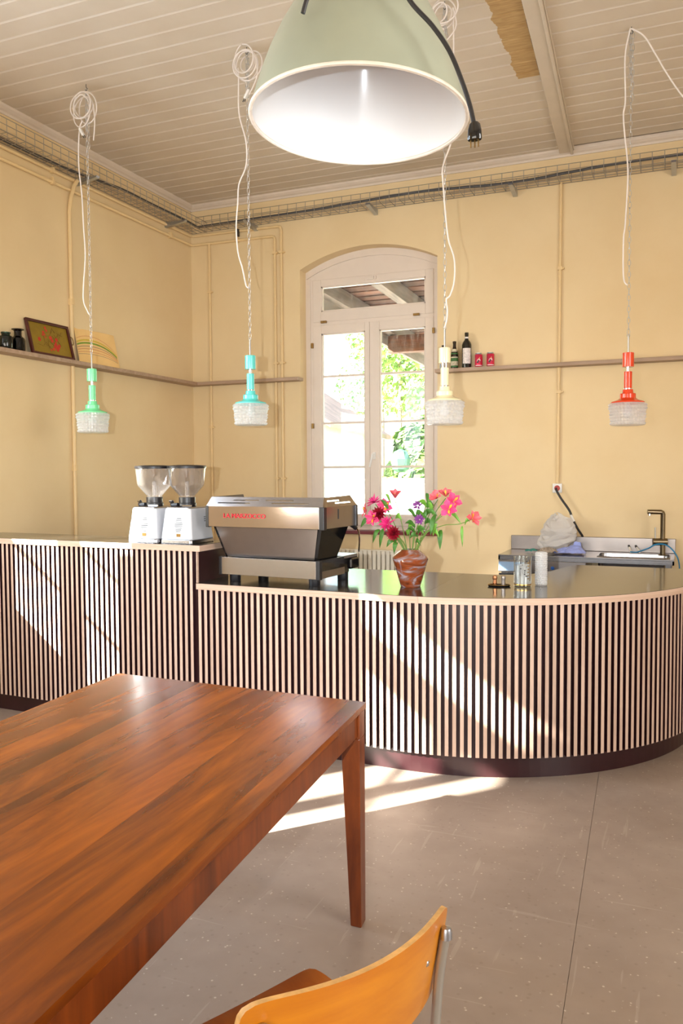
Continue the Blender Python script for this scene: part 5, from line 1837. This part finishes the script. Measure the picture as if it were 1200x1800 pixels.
shell('backrest', back_fn, 33, 15, 0.011, M['chair_ply'], M['ply_rim'])
M['seat_ply'] = wood('brown_plywood', lin(150, 76, 18), lin(186, 108, 34), (9, 2, 2), 3.0, 0.3, rand=0.05, coat=0.4)
shell('seat', seat_fn, 27, 21, 0.011, M['seat_ply'], M['ply_rim'])
for s in (-1, 1):
    b = MB()
    yr = -0.205 - 0.012
    b.tube(smooth_path([(s * 0.203, -0.226, 0.722), (s * 0.204, -0.207, 0.62), (s * 0.205, -0.190, 0.47), (s * 0.205, -0.16, 0.425), (s * 0.200, 0.0, 0.425), (s * 0.195, 0.15, 0.420), (s * 0.20, 0.185, 0.39), (s * 0.215, 0.20, 0.02)], 6), 0.0095, 12)
    b.build('side_tube', M['steel_tube'], ch, smooth=True)
    b = MB(); b.lathe([(0.001, 0.727), (0.0085, 0.725), (0.0108, 0.718), (0.0108, 0.705)], 14, center=(s * 0.203, -0.226, 0)); b.build('end_cap', M['galv'], ch, smooth=True)
    b = MB(); b.tube([(s * 0.205, -0.14, 0.424), (s * 0.215, -0.22, 0.02)], 0.0095, 12); b.build('rear_leg', M['steel_tube'], ch, smooth=True)
    for yv in (-0.22, 0.20):
        b = MB(); b.tube([(s * 0.215, yv, 0.0), (s * 0.215, yv, 0.03)], 0.0125, 12); b.build('foot', M['black_plastic'], ch, smooth=True)
b = MB(); b.tube([(-0.2, 0.1, 0.424), (0.2, 0.1, 0.424)], 0.008, 10); b.build('cross_tube', M['steel_tube'], ch, smooth=True)
b = MB(); b.tube([(-0.205, -0.12, 0.424), (0.205, -0.12, 0.424)], 0.008, 10); b.build('cross_tube', M['steel_tube'], ch, smooth=True)
for x, yv, zz in ((0.165, 0.10, 0.4475), (-0.165, 0.10, 0.4475), (0.165, -0.12, 0.452), (-0.165, -0.12, 0.452)):
    b = MB(); b.lathe([(0.006, 0), (0.0055, 0.002), (0.001, 0.0035)], 12, center=(x, yv, zz)); b.build('rivet', M['chrome'], ch, smooth=True)
for s in (-1, 1):
    b = MB(); b.ball((s * 0.150, -0.224, 0.68), 0.008, 10, 6); b.build('rivet', M['chrome'], ch, smooth=True)

# ------------------------------------------------------------------ outside the window
M['ground'] = plain('pale_gravel', lin(214, 208, 196), 0.9, var=0.12, vscale=0.6)
M['grass'] = plain('mown_grass', lin(190, 204, 150), 0.9, var=0.2, vscale=0.8)
M['rafter'] = wood('weathered_rafter', lin(104, 90, 80), lin(150, 132, 120), (6, 0.7, 6), 5.0, 0.8, rand=0.2)
M['roof_board'] = wood('brown_roof_board', lin(56, 42, 36), lin(128, 80, 58), (0.8, 7, 7), 4.0, 0.85, rand=0.7)
M['roof_tile'] = plain('rust_roof', lin(186, 142, 118), 0.8, var=0.2, vscale=2)
M['render_white'] = plain('white_render', lin(236, 230, 222), 0.8)
M['foliage'] = plain('light_green_leaves', lin(134, 162, 84), 0.7, var=0.35, vscale=0.8)  # lighter of the two tree greens
M['foliage_dark'] = plain('deep_leaves', lin(112, 146, 80), 0.7, var=0.35, vscale=0.8)
M['bark'] = plain('bark', lin(120, 100, 84), 0.9)
M['tarp'] = plain('green_tarp', lin(70, 120, 84), 0.6)

struct(MB().box(-60, 60, YB + WT + 0.02, 90, -0.2, -0.02).build('ground', M['ground']))
lawn = struct(MB().box(-60, 60, 15.5, 90, -0.03, 0.01).build('lawn', M['grass']))
cn = thing('platform_canopy', 'weathered timber canopy over the yard outside the window', 'canopy', (0, 0, 0))
XV = -3.30
for k in range(24):
    y0 = YB + WT + 0.03 + 0.2 * k
    MB().box(XV, 2.0, 0, 0.19, 0, 0.025).build('roof_board', M['roof_board'], cn, loc=(0, y0, 3.30 - 0.035 * (y0 - 7.2) + 0.14))
for k in range(7):
    x = XV + 0.03 + 0.62 * k
    b = MB().quad_prism([(-0.05, 0, -0.02), (0.05, 0, -0.02), (0.05, 4.75, -0.185), (-0.05, 4.75, -0.185)], [(-0.05, 0, 0.13), (0.05, 0, 0.13), (0.05, 4.75, -0.035), (-0.05, 4.75, -0.035)])
    b.build('rafter', M['rafter'], cn, loc=(x, YB + WT + 0.03, 3.30))
MB().box(XV - 0.02, 2.0, -0.07, 0.07, -0.11, 0.09).build('purlin', M['roof_board'], cn, loc=(0, 9.55, 3.10))
MB().box(XV - 0.06, XV - 0.02, 0, 4.8, 0, 0.2).build('verge_board', M['rafter'], cn, loc=(0, YB + WT + 0.03, 3.15)).rotation_euler = (-0.035, 0, 0)
for x in (-1.6, 1.9):
    MB().box(-0.07, 0.07, -0.07, 0.07, 0, 3.0).build('post', M['rafter'], cn, loc=(x, 9.55, 0))


def house(label, loc, rot, w, d, h, rh, wins):
    t = thing('house', label, 'building', loc, rot)
    MB().box(-w / 2, w / 2, 0, d, 0, h).build('wall', M['render_white'], t)
    o = 0.4
    MB().quad_prism([(-w / 2 - o, -o, h - 0.15), (0, -o, h + rh), (0, -o, h + rh + 0.15), (-w / 2 - o, -o, h)],
                    [(-w / 2 - o, d + o, h - 0.15), (0, d + o, h + rh), (0, d + o, h + rh + 0.15), (-w / 2 - o, d + o, h)]).build('roof', M['roof_tile'], t)
    MB().quad_prism([(w / 2 + o, -o, h - 0.15), (0, -o, h + rh), (0, -o, h + rh + 0.15), (w / 2 + o, -o, h)],
                    [(w / 2 + o, d + o, h - 0.15), (0, d + o, h + rh), (0, d + o, h + rh + 0.15), (w / 2 + o, d + o, h)]).build('roof', M['roof_tile'], t)
    MB().quad_prism([(-w / 2, 0, h), (w / 2, 0, h), (0, 0, h + rh)], [(-w / 2, 0.1, h), (w / 2, 0.1, h), (0, 0.1, h + rh)]).build('gable', M['render_white'], t)
    for x, z, ww, hh in wins:
        q = MB().box(x - ww / 2 - 0.06, x + ww / 2 + 0.06, -0.05, 0.0, z - 0.06, z + hh + 0.06).build('window', M['window_paint'], t)
        MB().box(x - ww / 2, x + ww / 2, -0.06, -0.05, z, z + hh).build('pane', M['vent_dark'], q)


house('white rendered house with a pitched rust roof seen through the window', (-12.6, 20.0, 0), 0.15, 7.0, 8.0, 2.9, 2.4, [(1.6, 3.1, 0.9, 0.5), (-1.6, 1.0, 1.0, 1.2), (2.2, 1.0, 0.8, 1.2)])
house('low far building with a flat pitched rust roof beyond the lawn', (-7.8, 33.0, 0), -0.05, 7.0, 6.0, 3.1, 1.1, [(-2.5, 0.9, 1.0, 1.2), (0.5, 0.9, 1.0, 1.2)])


def tree(label, loc, r, h, mat, seed):
    rnd = random.Random(seed)
    t = thing('tree', label, 'tree', loc, group='trees beyond the yard')
    b = MB(); b.tube([(0, 0, 0), (0.05, 0, h * 0.5), (0, 0.05, h)], [0.18, 0.13, 0.06], 8); b.build('trunk', M['bark'], t, smooth=True)
    b = MB()
    blobs = [(Vector((rnd.uniform(-.6, .6) * r, rnd.uniform(-.6, .6) * r, h + rnd.uniform(-.5, .8) * r)), r * rnd.uniform(.4, .7)) for _ in range(9)]
    for k in range(4200):
        c, q = rnd.choice(blobs)
        v = Vector((rnd.gauss(0, 1), rnd.gauss(0, 1), rnd.gauss(0, 1))).normalized() * q * rnd.uniform(.75, 1.05)
        p = c + v
        n = (v.normalized() + Vector((rnd.uniform(-.7, .7), rnd.uniform(-.7, .7), rnd.uniform(-.3, .9)))).normalized()
        u = n.orthogonal().normalized() * rnd.uniform(.10, .2)
        w = n.cross(u) * 0.7
        b.poly([p - u, p + w, p + u, p - w])
    b.build('crown', M[mat], t, fix=False)


TL = [('broad pale leaved tree rising high behind the two houses', (-15.4, 46, 0), 3.4, 8.0, 'foliage'),
      ('wide dark leaved tree behind the white house', (-20.4, 57, 0), 3.6, 9.0, 'foliage_dark'),
      ('tall pale tree at the back, beyond the low far building', (-13.2, 68, 0), 4.2, 12.0, 'foliage'),
      ('tallest tree closing the view behind all the others', (-22.5, 82, 0), 5.5, 15.0, 'foliage_dark'),
      ('low bushy tree at the lawn edge before the far building', (-8.2, 28.2, 0), 1.25, 1.7, 'foliage_dark'),
      ('small round bush next to the white house', (-7.2, 22.3, 0), 0.8, 1.2, 'foliage')]
for k, (lab, loc, r, h, m) in enumerate(TL):
    tree(lab, loc, r, h, m, 40 + k)
tw = thing('garden_wall', 'low white garden wall across the yard', 'wall', (-9.0, 16.5, 0))
MB().box(-5, 6.5, 0, 0.2, 0, 1.35).build('wall_body', M['render_white'], tw)
MB().box(-5.05, 6.55, -0.04, 0.24, 1.35, 1.42).build('coping', M['render_white'], tw)
um = thing('sunshade', 'half closed pale green sunshade standing on the lawn', 'sunshade', (-6.0, 18.0, 0))
b = MB(); b.lathe([(0.03, 2.08), (0.16, 2.02), (0.24, 1.85), (0.20, 1.62), (0.10, 1.55)], 8); b.build('canopy', M['tarp'], um)
b = MB(); b.tube([(0, 0, 0), (0, 0, 2.06)], 0.025, 8); b.build('pole', M['steel_tube'], um)
